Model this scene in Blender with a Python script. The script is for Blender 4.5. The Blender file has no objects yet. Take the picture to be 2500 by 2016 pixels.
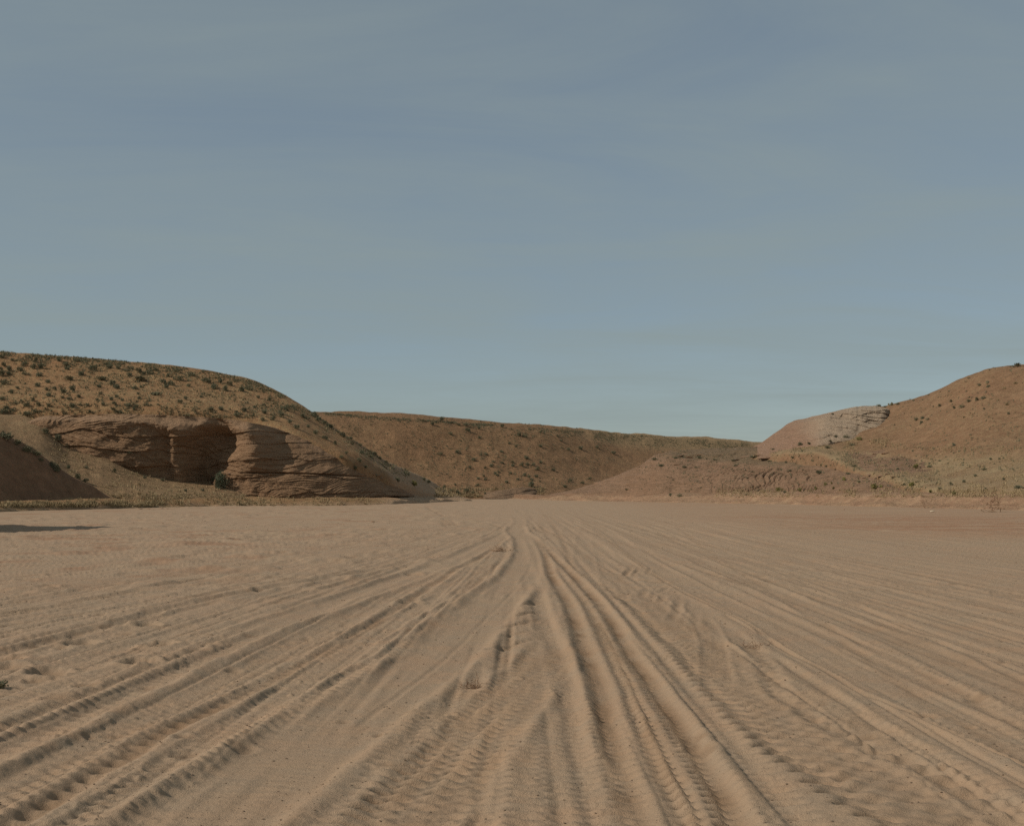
import bpy, math, random
import numpy as np
from mathutils import Vector, Matrix

# ------------------------------------------------------------------ camera, sky, sun, exposure
F, CX, HOR, CH = 3125.0, 1250.0, 1195.0, 1.4      # focal length (photo pixels), centre, eye level, eye height (m)
scene = bpy.context.scene
COL = scene.collection
cam_d = bpy.data.cameras.new('camera')
cam_d.sensor_width = 36.0
cam_d.lens = 36.0 * F / 2500.0
cam_d.shift_y = (HOR - 1008.0) / 2500.0
cam_d.clip_start = 0.1
cam_d.clip_end = 20000.0
cam = bpy.data.objects.new('camera', cam_d)
cam.location = (0, 0, CH)
cam.rotation_euler = (math.radians(90), 0, 0)
COL.objects.link(cam)
scene.camera = cam

SUN_EL, SUN_BEYOND = 36.0, -22.0     # sun stands to the left, a little behind the camera's plane
az = math.radians(180 - SUN_BEYOND)  # in the xy-plane, measured from +x
el = math.radians(SUN_EL)
TO_SUN = Vector((math.cos(az) * math.cos(el), math.sin(az) * math.cos(el), math.sin(el)))
sun_d = bpy.data.lights.new('sun', 'SUN')
sun_d.energy = 3.4
sun_d.angle = math.radians(0.7)
sun_d.color = (1.0, 0.93, 0.82)
sun = bpy.data.objects.new('sun', sun_d)
sun.rotation_euler = TO_SUN.to_track_quat('Z', 'Y').to_euler()
COL.objects.link(sun)

world = bpy.data.worlds.new('World')
scene.world = world
world.use_nodes = True
wn, wl = world.node_tree.nodes, world.node_tree.links
wn.clear()
wo = wn.new('ShaderNodeOutputWorld')
bg = wn.new('ShaderNodeBackground')
sky = wn.new('ShaderNodeTexSky')
sky.sky_type = 'NISHITA'
sky.sun_disc = False
sky.sun_elevation = el
sky.sun_rotation = math.atan2(TO_SUN.x, TO_SUN.y)
sky.altitude = 1300.0
sky.air_density = 1.0
sky.dust_density = 1.6
sky.ozone_density = 1.0
# thin cirrus veil: streaks on a flat layer high above (direction divided by its height)
tc = wn.new('ShaderNodeTexCoord')
sep = wn.new('ShaderNodeSeparateXYZ'); wl.new(tc.outputs['Generated'], sep.inputs[0])
zc = wn.new('ShaderNodeMath'); zc.operation = 'MAXIMUM'; zc.inputs[1].default_value = 0.0
wl.new(sep.outputs['Z'], zc.inputs[0])
za = wn.new('ShaderNodeMath'); za.operation = 'ADD'; za.inputs[1].default_value = 0.09
wl.new(zc.outputs[0], za.inputs[0])
dvx = wn.new('ShaderNodeMath'); dvx.operation = 'DIVIDE'
dvy = wn.new('ShaderNodeMath'); dvy.operation = 'DIVIDE'
wl.new(sep.outputs['X'], dvx.inputs[0]); wl.new(za.outputs[0], dvx.inputs[1])
wl.new(sep.outputs['Y'], dvy.inputs[0]); wl.new(za.outputs[0], dvy.inputs[1])
cmb = wn.new('ShaderNodeCombineXYZ')
wl.new(dvx.outputs[0], cmb.inputs[0]); wl.new(dvy.outputs[0], cmb.inputs[1])
def wnoise(scale_xyz, rot, scale, detail, rough, dist):
    mp = wn.new('ShaderNodeMapping')
    mp.inputs['Rotation'].default_value = (0, 0, math.radians(rot))
    mp.inputs['Scale'].default_value = scale_xyz
    wl.new(cmb.outputs[0], mp.inputs[0])
    nz = wn.new('ShaderNodeTexNoise')
    nz.inputs['Scale'].default_value = scale
    nz.inputs['Detail'].default_value = detail
    nz.inputs['Roughness'].default_value = rough
    nz.inputs['Distortion'].default_value = dist
    wl.new(mp.outputs[0], nz.inputs['Vector'])
    return nz.outputs['Fac']
n1 = wnoise((0.7, 1.0, 1), -40, 0.8, 5, 0.55, 0.5)
n2 = wnoise((0.55, 1.2, 1), -38, 1.3, 9, 0.62, 0.9)
ad = wn.new('ShaderNodeMath'); ad.operation = 'ADD'; wl.new(n1, ad.inputs[0]); wl.new(n2, ad.inputs[1])
mr = wn.new('ShaderNodeMapRange')
mr.inputs['From Min'].default_value = 0.75; mr.inputs['From Max'].default_value = 1.28
mr.inputs['To Min'].default_value = 0.48; mr.inputs['To Max'].default_value = 0.82
wl.new(ad.outputs[0], mr.inputs['Value'])
mx = wn.new('ShaderNodeMix'); mx.data_type = 'RGBA'
wl.new(mr.outputs[0], mx.inputs['Factor'])
wl.new(sky.outputs[0], mx.inputs[6])
mx.inputs[7].default_value = (3.4, 4.1, 4.05, 1)     # veil colour in the sky's own units
wl.new(mx.outputs[2], bg.inputs['Color'])
bg.inputs['Strength'].default_value = 0.086
wl.new(bg.outputs[0], wo.inputs['Surface'])

vs = scene.view_settings
vs.view_transform = 'Standard'
vs.look = 'None'
vs.exposure = -0.15
vs.gamma = 1.0
vs.use_curve_mapping = False
scene.cycles.use_denoising = False

# ------------------------------------------------------------------ helpers
RNG = np.random.default_rng(7)
TAB = RNG.random((256, 256)).astype(np.float32)
TAB3 = RNG.random((64, 64, 64)).astype(np.float32)

def vn2(x, y, o=0):
    """smooth value noise, -1..1"""
    x = np.asarray(x, np.float32) + 37.31 * o
    y = np.asarray(y, np.float32) + 91.77 * o
    ix = np.floor(x).astype(np.int32); iy = np.floor(y).astype(np.int32)
    fx = x - ix; fy = y - iy
    fx = fx * fx * (3 - 2 * fx); fy = fy * fy * (3 - 2 * fy)
    i0 = ix & 255; i1 = (ix + 1) & 255; j0 = iy & 255; j1 = (iy + 1) & 255
    a = TAB[i0, j0] * (1 - fx) + TAB[i1, j0] * fx
    b = TAB[i0, j1] * (1 - fx) + TAB[i1, j1] * fx
    return (a * (1 - fy) + b * fy) * 2 - 1

def fbm2(x, y, oct=4, o=0, gain=0.5):
    r = 0; a = 1.0; n = 0
    for k in range(oct):
        r = r + a * vn2(x * 2.03 ** k, y * 2.03 ** k, o + k * 3); n += a; a *= gain
    return r / n

def smooth(a, b, x):
    t = np.clip((np.asarray(x, float) - a) / (b - a), 0, 1)
    return t * t * (3 - 2 * t)

def pchip(xs, ys):
    """monotone cubic through points, straight beyond the ends"""
    xs = np.asarray(xs, float); ys = np.asarray(ys, float)
    h = np.diff(xs); d = np.diff(ys) / h
    m = np.empty_like(ys); m[0] = d[0]; m[-1] = d[-1]
    for i in range(1, len(xs) - 1):
        if d[i - 1] * d[i] <= 0: m[i] = 0
        else:
            w1 = 2 * h[i] + h[i - 1]; w2 = h[i] + 2 * h[i - 1]
            m[i] = (w1 + w2) / (w1 / d[i - 1] + w2 / d[i])
    def f(x):
        x = np.asarray(x, float)
        i = np.clip(np.searchsorted(xs, x) - 1, 0, len(xs) - 2)
        t = (x - xs[i]) / h[i]
        r = ((1 + 2 * t) * (1 - t) ** 2 * ys[i] + t * (1 - t) ** 2 * h[i] * m[i]
             + t * t * (3 - 2 * t) * ys[i + 1] + t * t * (t - 1) * h[i] * m[i + 1])
        r = np.where(x < xs[0], ys[0] + (x - xs[0]) * m[0], r)
        return np.where(x > xs[-1], ys[-1] + (x - xs[-1]) * m[-1], r)
    return f

def lin(xs, ys):
    return lambda x: np.interp(x, xs, ys)

def ground_pt(px, py):
    Y = CH * F / (py - HOR)
    return ((px - CX) * Y / F, Y)

def grid_mesh(name, V, attrs=None, mat=None, smooth_sh=True):
    """V: (rows, cols, 3) -> quad grid object"""
    nr, nc = V.shape[:2]
    me = bpy.data.meshes.new(name)
    co = np.ascontiguousarray(V.reshape(-1, 3), np.float32)
    me.vertices.add(len(co)); me.vertices.foreach_set('co', co.ravel())
    i = np.arange(nr * nc, dtype=np.int32).reshape(nr, nc)
    q = np.stack([i[:-1, :-1], i[:-1, 1:], i[1:, 1:], i[1:, :-1]], -1).reshape(-1, 4)
    me.loops.add(q.size); me.loops.foreach_set('vertex_index', q.ravel())
    me.polygons.add(len(q))
    me.polygons.foreach_set('loop_start', np.arange(0, q.size, 4, dtype=np.int32))
    me.update(calc_edges=True)
    if smooth_sh:
        me.polygons.foreach_set('use_smooth', np.ones(len(q), bool))
    for k, a in (attrs or {}).items():
        at = me.attributes.new(k, 'FLOAT', 'POINT')
        at.data.foreach_set('value', np.ascontiguousarray(a, np.float32).ravel())
    ob = bpy.data.objects.new(name, me)
    COL.objects.link(ob)
    if mat: me.materials.append(mat)
    return ob

def poly_mesh(name, verts, faces, mat=None, smooth_sh=False):
    me = bpy.data.meshes.new(name)
    me.from_pydata([tuple(v) for v in verts], [], [tuple(f) for f in faces])
    me.update()
    if smooth_sh:
        me.polygons.foreach_set('use_smooth', np.ones(len(me.polygons), bool))
    if mat: me.materials.append(mat)
    return me

def tag(o, label=None, cat=None, group=None, kind=None):
    if label: o['label'] = label
    if cat: o['category'] = cat
    if group: o['group'] = group
    if kind: o['kind'] = kind
    return o

# ------------------------------------------------------------------ materials
class NT:
    def __init__(s, name, rough=0.95):
        s.m = bpy.data.materials.new(name); s.m.use_nodes = True
        s.n, s.l = s.m.node_tree.nodes, s.m.node_tree.links
        s.b = s.n['Principled BSDF']
        s.b.inputs['Roughness'].default_value = rough
        s.b.inputs['Specular IOR Level'].default_value = 0.12
        g = s.n.new('ShaderNodeNewGeometry'); s.pos = g.outputs['Position']; s.nor = g.outputs['Normal']
    def mapped(s, scale=(1, 1, 1), rot=(0, 0, 0)):
        mp = s.n.new('ShaderNodeMapping'); mp.inputs['Scale'].default_value = scale
        mp.inputs['Rotation'].default_value = rot
        s.l.new(s.pos, mp.inputs[0]); return mp.outputs[0]
    def noise(s, scale, detail=4, rough=0.55, dist=0.0, vec=None):
        nz = s.n.new('ShaderNodeTexNoise')
        nz.inputs['Scale'].default_value = scale; nz.inputs['Detail'].default_value = detail
        nz.inputs['Roughness'].default_value = rough; nz.inputs['Distortion'].default_value = dist
        s.l.new(vec or s.pos, nz.inputs['Vector']); return nz.outputs['Fac']
    def rng(s, v, a, b, c=0.0, d=1.0):
        r = s.n.new('ShaderNodeMapRange'); r.inputs['From Min'].default_value = a; r.inputs['From Max'].default_value = b
        r.inputs['To Min'].default_value = c; r.inputs['To Max'].default_value = d
        s.l.new(v, r.inputs['Value']); return r.outputs[0]
    def mix(s, f, a, b):
        x = s.n.new('ShaderNodeMix'); x.data_type = 'RGBA'
        for v, i in ((f, 0), (a, 6), (b, 7)):
            if isinstance(v, (tuple, list)): x.inputs[i].default_value = (*v, 1) if len(v) == 3 else v
            elif isinstance(v, (int, float)): x.inputs[i].default_value = v
            else: s.l.new(v, x.inputs[i])
        return x.outputs[2]
    def math(s, op, a, b=0.0):
        x = s.n.new('ShaderNodeMath'); x.operation = op
        for v, i in ((a, 0), (b, 1)):
            if isinstance(v, (int, float)): x.inputs[i].default_value = v
            else: s.l.new(v, x.inputs[i])
        return x.outputs[0]
    def attr(s, k):
        a = s.n.new('ShaderNodeAttribute'); a.attribute_name = k; return a.outputs['Fac']
    def color(s, c):
        s.l.new(c, s.b.inputs['Base Color'])
    def bump(s, h, dist=0.02, strength=1.0):
        b = s.n.new('ShaderNodeBump'); b.inputs['Distance'].default_value = dist; b.inputs['Strength'].default_value = strength
        s.l.new(h, b.inputs['Height']); s.l.new(b.outputs[0], s.b.inputs['Normal'])

def mat_sand():
    t = NT('sand')
    big = t.rng(t.noise(0.35, 4, 0.6), 0.35, 0.65)
    med = t.rng(t.noise(2.2, 5, 0.65), 0.3, 0.7)
    c = t.mix(big, (0.385, 0.262, 0.165), (0.395, 0.250, 0.154))
    c = t.mix(med, c, (0.345, 0.25, 0.168))
    c = t.mix(t.rng(t.noise(9, 6, 0.7), 0.45, 0.75, 0, 0.5), c, (0.405, 0.268, 0.168))
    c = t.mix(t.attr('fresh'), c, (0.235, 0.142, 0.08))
    red = t.rng(t.noise(0.6, 5, 0.6, 0.3, t.mapped((0.22, 1.0, 1.0), (0, 0, -0.10))), 0.36, 0.58, 0.10, 1.0)
    c = t.mix(t.math('MULTIPLY', t.attr('redden'), red), c, (0.32, 0.177, 0.103))
    grit = t.rng(t.noise(70, 2, 0.6), 0.60, 0.72, 0, 0.55)
    c = t.mix(grit, c, (0.20, 0.135, 0.09))
    t.color(c)
    h = t.math('ADD', t.noise(45, 5, 0.7), t.math('MULTIPLY', t.noise(180, 2, 0.6), 0.4))
    t.bump(h, 0.008, 0.9)
    return t.m

def mat_hill(name, base, alt, tuft, tuft_amt=0.5, scale=1.0, pale=(0.40, 0.31, 0.175)):
    t = NT(name)
    c = t.mix(t.rng(t.noise(0.09, 5, 0.6), 0.35, 0.65), base, alt)
    c = t.mix(t.rng(t.noise(1.1 * scale, 6, 0.8), 0.40, 0.62, 0, 0.75), c, tuple(0.58 * v for v in base))
    c = t.mix(t.rng(t.noise(0.5, 4, 0.6, 0.6), 0.52, 0.66, 0, 0.5), c, tuple(min(1, 1.3 * v) for v in alt))
    grass = t.math('MULTIPLY', t.rng(t.noise(0.16, 4, 0.6, 0.4), 0.38, 0.62, 0.25, 1.0), t.rng(t.noise(2.6 * scale, 6, 0.8), 0.46, 0.60, 0, 1))
    c = t.mix(t.math('MULTIPLY', grass, tuft_amt), c, tuft)
    c = t.mix(t.rng(t.noise(4.0, 3, 0.7), 0.58, 0.70, 0, 0.6), c, (0.11, 0.095, 0.055))
    c = t.mix(t.attr('pale'), c, pale)
    t.color(c)
    h = t.math('ADD', t.noise(1.6 * scale, 7, 0.75), t.math('MULTIPLY', t.noise(7, 4, 0.7), 0.35))
    t.bump(h, 0.35, 0.85)
    return t.m

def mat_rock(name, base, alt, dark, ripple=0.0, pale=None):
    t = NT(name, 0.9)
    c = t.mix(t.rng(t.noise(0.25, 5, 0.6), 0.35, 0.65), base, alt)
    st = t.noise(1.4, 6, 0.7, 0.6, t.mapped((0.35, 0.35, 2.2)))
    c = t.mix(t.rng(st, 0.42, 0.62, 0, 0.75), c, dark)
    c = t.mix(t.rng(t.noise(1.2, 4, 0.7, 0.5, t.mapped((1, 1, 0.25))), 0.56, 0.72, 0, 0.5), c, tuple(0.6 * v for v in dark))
    if pale: c = t.mix(t.attr('pale'), c, pale)
    t.color(c)
    h = t.math('ADD', t.noise(2.2, 7, 0.7, 0.4, t.mapped((0.5, 0.5, 2.4))), t.math('MULTIPLY', t.noise(9, 4, 0.65), 0.3))
    t.bump(h, 0.5, 0.9)
    return t.m

def mat_leaf(name, a, b, rough=0.8):
    t = NT(name, rough)
    oi = t.n.new('ShaderNodeObjectInfo')
    c = t.mix(t.rng(t.noise(6.0, 3, 0.6), 0.35, 0.65), a, b)
    c = t.mix(t.math('MULTIPLY', oi.outputs['Random'], 0.45), c, (0.20, 0.165, 0.09))
    t.color(c)
    t.b.inputs['Subsurface Weight'].default_value = 0.0
    return t.m

def mat_plain(name, a, b, scale=8.0, bump=0.01):
    t = NT(name)
    t.color(t.mix(t.rng(t.noise(scale, 5, 0.65), 0.3, 0.7), a, b))
    t.bump(t.noise(scale * 3, 5, 0.7), bump, 0.8)
    return t.m

M_sand = mat_sand()
M_lhill = mat_hill('hill_soil', (0.328, 0.172, 0.084), (0.335, 0.195, 0.097), (0.33, 0.25, 0.125), 0.75, pale=(0.44, 0.295, 0.185))
M_fhill = mat_hill('far_hill_soil', (0.265, 0.147, 0.077), (0.28, 0.158, 0.083), (0.24, 0.17, 0.088), 0.5)
M_rhill = mat_hill('red_hill_soil', (0.280, 0.154, 0.085), (0.255, 0.152, 0.086), (0.34, 0.25, 0.13), 0.45)
M_dune = mat_hill('dune_soil', (0.315, 0.188, 0.10), (0.31, 0.20, 0.108), (0.30, 0.22, 0.115), 0.6)
M_mound = mat_hill('mound_soil', (0.30, 0.165, 0.095), (0.28, 0.15, 0.085), (0.26, 0.19, 0.10), 0.3)
M_bank = mat_hill('bank_soil', (0.38, 0.215, 0.13), (0.37, 0.235, 0.145), (0.40, 0.29, 0.16), 0.5)
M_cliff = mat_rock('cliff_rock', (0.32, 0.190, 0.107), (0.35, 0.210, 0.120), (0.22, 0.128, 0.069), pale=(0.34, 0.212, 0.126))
M_slick = mat_rock('slickrock', (0.29, 0.172, 0.105), (0.30, 0.185, 0.115), (0.20, 0.122, 0.072), pale=(0.19, 0.135, 0.08))
M_pale = mat_rock('pale_sandstone', (0.33, 0.195, 0.125), (0.35, 0.215, 0.14), (0.27, 0.165, 0.105), pale=(0.395, 0.295, 0.205))
M_stone = mat_plain('loose_stone', (0.33, 0.20, 0.125), (0.20, 0.125, 0.08))
M_clod = mat_plain('clod', (0.30, 0.21, 0.14), (0.17, 0.12, 0.085), 40.0)
M_sage = mat_leaf('sage_leaf', (0.115, 0.118, 0.072), (0.175, 0.168, 0.105))
M_rabbit = mat_leaf('rabbitbrush_leaf', (0.22, 0.19, 0.06), (0.17, 0.16, 0.06))
M_green = mat_leaf('green_leaf', (0.085, 0.098, 0.06), (0.115, 0.125, 0.078))
M_straw = mat_leaf('straw', (0.40, 0.295, 0.165), (0.35, 0.255, 0.145))
M_twig = mat_plain('dry_twig', (0.26, 0.15, 0.085), (0.18, 0.105, 0.06), 30.0)

# ------------------------------------------------------------------ the sand wash: one sheet, finest where the wheel tracks are near
def rows_y():
    y = [4.3]
    while y[-1] < 215:
        y.append(y[-1] + min(0.66 * y[-1] ** 2 / 1792.0, 0.34 if y[-1] < 60 else 0.8))
    back = [-400, -150, -60, -25, -10, -4, 0, 2, 3.2, 4.0]
    far = list(np.geomspace(225, 9000, 26))
    return np.array(back + y + far)
Yr = rows_y()
ucore = np.linspace(-0.57, 0.57, 901)
uside = np.array([0.585, 0.62, 0.70, 0.85, 1.3, 2.2, 4.0, 9.0])
u = np.concatenate([-uside[::-1], ucore, uside])
wY = np.maximum(Yr + 1.0, 5.3)
GX = (u[None, :] * wY[:, None]).astype(np.float32)
GY = np.repeat(Yr[:, None], len(u), 1).astype(np.float32)
H = np.zeros_like(GX); FR = np.zeros_like(GX); SM = np.ones_like(GX)
PYr = HOR + CH * F / np.maximum(Yr, 1.0)          # where each row lies in the photograph (authoring only)

near = smooth(42, 9, GY)
# soft unevenness, churned clods
H += 0.018 * fbm2(GX / 3.1, GY / 4.2, 3, 1) + 0.010 * fbm2(GX / 0.9, GY / 1.6, 3, 5)
H += 0.05 * fbm2(GX / 9, GY / 13, 2, 9)

def track(ctrl, w, depth, kind='groove', erase=0.0, pitch=0.0, amp=0.0, chev=0.0, wob=0.02, berm=0.4, fresh=0.0, fade=(30, 0), side=0, holes=0.0, calm=0.0, seed=0):
    """wheel track along photo points [(px, py)...]: a groove, or a flattened band with lug marks"""
    ctrl = sorted(ctrl, key=lambda c: c[1])
    w *= 0.68 if kind == 'groove' else 0.84; depth *= 0.38; amp *= 1.25; pitch *= 0.8; holes *= 0.85; wob *= 0.5; fresh = min(1.0, fresh * 1.15)
    f = pchip([c[1] for c in ctrl], [c[0] for c in ctrl])
    lo, hi = ctrl[0][1], ctrl[-1][1]
    sel = np.where((PYr > lo) & (PYr < hi + 60) & (Yr > 3))[0]
    if len(sel) < 3: return
    a, b = sel[0], sel[-1] + 1
    yy = Yr[a:b]; pp = PYr[a:b]
    xc = (f(pp) - CX) * yy / F
    sl = np.gradient(xc, yy)
    s = np.concatenate([[0], np.cumsum(np.hypot(np.diff(xc), np.diff(yy)))])
    cosn = 1.0 / np.sqrt(1 + sl * sl)
    env = smooth(lo, lo + fade[0], pp) * (smooth(hi + 1, hi - fade[1], pp) if fade[1] else 1.0)
    X = GX[a:b]
    d = (X - xc[:, None]) * cosn[:, None]
    R = 3.2 * w
    m = np.abs(d) < R
    ri, ci = np.nonzero(m)
    if not len(ri): return
    dd = d[ri, ci]; ss = s[ri] + (X[ri, ci] - xc[ri]) * (sl * cosn)[ri]
    e = env[ri] * (0.78 + 0.22 * vn2(ss / 0.9, ss * 0 + seed, 3))
    dd = dd + wob * vn2(ss / 0.5, dd * 3 + seed * 7.7, 4) + 0.4 * wob * vn2(ss / 0.12, dd * 8 + seed, 6)
    h = H[a:b]; g = FR[a:b]
    cur = h[ri, ci]
    amp = amp * smooth(19, 11, yy)[ri] if amp else 0      # lug marks too small to tell apart farther off
    holes = holes * smooth(24, 15, yy)[ri] if holes else 0
    if kind == 'groove':
        q = dd / w
        pr = -depth * np.exp(-np.abs(q) ** 2.6) + berm * depth * np.exp(-((np.abs(q) - 1.75) / 0.62) ** 2)
        if np.any(amp):
            pr = pr + amp * np.sin(2 * math.pi * ss / pitch + chev * dd / w) * np.exp(-((q + side) / 0.6) ** 2)
        k = erase * np.exp(-(q / 1.4) ** 6)
        cur = cur * (1 - k * e) + pr * e
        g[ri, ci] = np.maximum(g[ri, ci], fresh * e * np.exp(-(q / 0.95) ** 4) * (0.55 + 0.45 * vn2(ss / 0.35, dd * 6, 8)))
    else:
        q = dd / w
        inside = np.exp(-(q / 1.0) ** 8)
        pr = -depth * inside + berm * depth * np.exp(-((np.abs(q) - 1.22) / 0.22) ** 2)
        if np.any(amp):
            ph = 2 * math.pi * (ss / pitch + chev * np.abs(q)) + 1.2 * vn2(ss / 0.8, q, 12)
            saw = np.sin(ph) + 0.35 * np.sin(2 * ph + 0.8)
            patch = 0.55 + 0.45 * vn2(ss / 0.7, q * 2 + seed, 14)
            pr = pr + amp * saw * inside * patch * (0.5 + 0.5 * np.cos(q * 9.0 + seed))
        if np.any(holes):
            ph = ss / pitch
            pr = pr - holes * np.maximum(0, np.sin(2 * math.pi * ph)) ** 1.5 * np.exp(-((q + 0.92) / 0.24) ** 2)
            g[ri, ci] = np.maximum(g[ri, ci], 0.9 * e * np.maximum(0, np.sin(2 * math.pi * ph)) * np.exp(-((q + 0.92) / 0.22) ** 2))
        k = erase * np.exp(-(q / 1.15) ** 8)
        cur = cur * (1 - k * e) + pr * e
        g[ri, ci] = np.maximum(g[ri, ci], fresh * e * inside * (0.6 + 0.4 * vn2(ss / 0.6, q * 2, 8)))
        if calm:
            SM[a:b][ri, ci] *= 1 - calm * e * k
            g[ri, ci] *= 1 - e * inside
    h[ri, ci] = cur

def xtrack(p0, p1, w, depth, pitch=0.22, seed=0):
    """a light track that crosses the others: straight from photo point to photo point"""
    a = np.array(ground_pt(*p0)); b = np.array(ground_pt(*p1))
    L = np.linalg.norm(b - a); t = (b - a) / L
    i0, i1 = np.searchsorted(Yr, min(a[1], b[1]) - 0.6), np.searchsorted(Yr, max(a[1], b[1]) + 0.6)
    X = GX[i0:i1] - a[0]; Y = GY[i0:i1] - a[1]
    s = X * t[0] + Y * t[1]; d = -X * t[1] + Y * t[0] + 0.04 * vn2(s / 0.7, s * 0 + seed, 2)
    e = smooth(0, 0.5, s) * smooth(L, L - 0.5, s)
    H[i0:i1] += -depth * np.exp(-(d / w) ** 4) * e * (0.6 + 0.4 * np.sin(2 * math.pi * s / pitch))
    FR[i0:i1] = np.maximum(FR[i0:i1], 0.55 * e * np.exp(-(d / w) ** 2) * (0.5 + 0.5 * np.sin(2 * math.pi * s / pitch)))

rr = random.Random(5)
# old faint tracks running up the wash, converging far off
for i in range(150):
    if i % 2:                                   # left: fanning out from the bend
        xa, ya = 0.3 + rr.gauss(0, .9), 58 + rr.gauss(0, 7)
        xb = -abs(rr.gauss(0, 1)) * 7 + .8
        wp = [(xa + (xb - xa) * t_ + rr.gauss(0, .05), ya + (4.6 - ya) * t_) for t_ in (0, .3, .55, .75, .9, 1.0)]
    else:                                       # right: running parallel up the wash
        xa = rr.uniform(.6, 26) if i % 4 else rr.uniform(.6, 7)
        dr = rr.gauss(0, .03) + .015
        wp = [(xa + dr * (y_ - 20) * (1 if y_ < 60 else .6) + rr.gauss(0, .05), y_) for y_ in (rr.uniform(75, 150), 52, 34, 22, 14, 9, 6.4, 4.6)]
    pts = [(CX + x_ * F / y_, HOR + CH * F / y_) for x_, y_ in wp]
    if rr.random() < 0.55:
        track(pts, rr.uniform(0.05, 0.12), rr.uniform(0.02, 0.05), 'groove', erase=0.5, wob=0.05, seed=i, pitch=rr.choice([0.16, 0.2, 0.24]), amp=rr.choice([0, 0, 0.008]), fresh=rr.choice([0, 0.25, 0.4]))
    else:
        track(pts, rr.uniform(0.16, 0.26), rr.uniform(0.012, 0.028), 'band', erase=0.7, wob=0.03, seed=i, pitch=rr.choice([0.15, 0.18]), amp=rr.choice([0.004, 0.010]), chev=rr.choice([0, 0.4]), berm=0.7)

# the dense comb of old, half-blown tracks between them
vv = np.where(GX < .5, (GX - .5) / np.maximum(62 - GY, 8.) * 52 + .5, GX)
cell = np.floor(vv / .33)
rib = .45 - np.exp(-(fbm2(vv / .16, GY / 34, 2, 301) / .15) ** 2)
rib2 = fbm2(vv / .45, GY / 40, 2, 305)
tread = np.sin(2 * math.pi * GY / .125 + 9 * vn2(cell * 3.7, GY / 30, 307)) * (vn2(cell * 1.9, GY / 25, 309) > .1) * np.abs(np.sin(math.pi * vv / .165))
fanw = smooth(95, 50, GY) * np.where(GX < .5, smooth(54, 40, GY), 1.0)
H += fanw * (.018 * rib + .014 * rib2 + .010 * tread * smooth(12, 8, GY))
# right-hand side tracks
track([(1440, 1250), (1560, 1290), (1700, 1325), (1865, 1358), (2030, 1395), (2153, 1428), (2318, 1465), (2500, 1502), (2900, 1582)], 0.07, 0.035, 'groove', 0.4, 0.18, 0.012, 0, wob=0.02, fresh=0.6, seed=70)
track([(1600, 1330), (1780, 1362), (1947, 1387), (2071, 1398), (2236, 1424), (2500, 1460), (2900, 1515)], 0.16, 0.02, 'band', 0.6, 0.26, 0.022, 0.4, fresh=0.25, seed=71)
track([(1800, 1400), (2030, 1440), (2250, 1478), (2500, 1525), (2900, 1600)], 0.16, 0.018, 'band', 0.5, 0.24, 0.018, 0.4, fresh=0.2, seed=72)
track([(1380, 1240), (1500, 1290), (1700, 1365), (1906, 1452), (2030, 1506), (2195, 1564), (2318, 1622), (2417, 1667), (2700, 1800)], 0.22, 0.035, 'band', 0.9, 0.2, 0.006, 0.3, wob=0.03, berm=0.8, seed=73)
track([(1360, 1245), (1480, 1300), (1700, 1407), (1885, 1494), (2050, 1568), (2153, 1613), (2500, 1765)], 0.13, 0.04, 'groove', 0.6, 0.2, 0.01, wob=0.03, berm=0.6, seed=74)
track([(1330, 1236), (1390, 1252), (1470, 1289), (1560, 1356), (1700, 1442), (1875, 1523), (2090, 1642), (2290, 1737), (2590, 1869), (2900, 2006)], 0.24, 0.03, 'band', 0.9, 0.17, 0.008, 0.5, wob=0.02, berm=0.9, seed=75)
track([(1320, 1234), (1385, 1250), (1450, 1289), (1532, 1356), (1662, 1442), (1824, 1523), (1906, 1580), (2022, 1642), (2112, 1696), (2216, 1737), (2360, 1807), (2500, 1869), (2800, 1996)], 0.035, 0.045, 'groove', 0.3, wob=0.012, berm=0.7, fresh=0.35, seed=76)
# churned short scars right of the middle
for (x0, y0, x1, y1, w_, dp) in [(1541, 1382, 1524, 1407, .07, .07), (1660, 1455, 1636, 1535, .07, .07), (1600, 1440, 1568, 1492, .08, .05), (1575, 1432, 1560, 1470, .07, .05),
                             (1540, 1436, 1512, 1462, .07, .04), (1510, 1380, 1560, 1412, .06, .04), (1480, 1384, 1520, 1410, .06, .04), (1620, 1448, 1604, 1476, .07, .04),
                             (1700, 1490, 1690, 1560, .06, .05), (1640, 1430, 1600, 1450, .06, .035), (1450, 1378, 1500, 1408, .05, .03), (1590, 1382, 1575, 1402, .05, .035), (1505, 1425, 1530, 1465, .06, .035), (1557, 1384, 1545, 1404, .05, .03)]:
    track([(x0, y0), ((x0 + x1) / 2 + 2, (y0 + y1) / 2), (x1, y1)], w_, dp, 'groove', 0.2, fade=((y1 - y0) * .4, (y1 - y0) * .4), wob=0.04, berm=0.7, fresh=0.45, seed=int(x0))
# wide paddle-marked track, lower right
track([(1470, 1400), (1530, 1440), (1600, 1490), (1668, 1545), (1728, 1603), (1822, 1690), (1940, 1790), (2060, 1870), (2210, 1960), (2300, 2010)], 0.30, 0.045, 'band', 0.9, 0.27, 0.032, 0.15, wob=0.05, berm=0.55, fresh=0.3, fade=(70, 0), holes=0.2, seed=78)
track([(1690, 1490), (1730, 1540), (1745, 1590), (1750, 1640), (1765, 1690)], 0.14, 0.04, 'band', 0.6, 0.13, 0.02, 0.0, fresh=0.35, fade=(30, 50), seed=79)
track([(1800, 1560), (1850, 1610), (1905, 1690), (2010, 1760), (2150, 1830), (2330, 1920), (2500, 2010)], 0.10, 0.05, 'groove', 0.3, 0.3, 0.02, wob=0.09, berm=0.7, fresh=0.35, seed=80)
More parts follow.
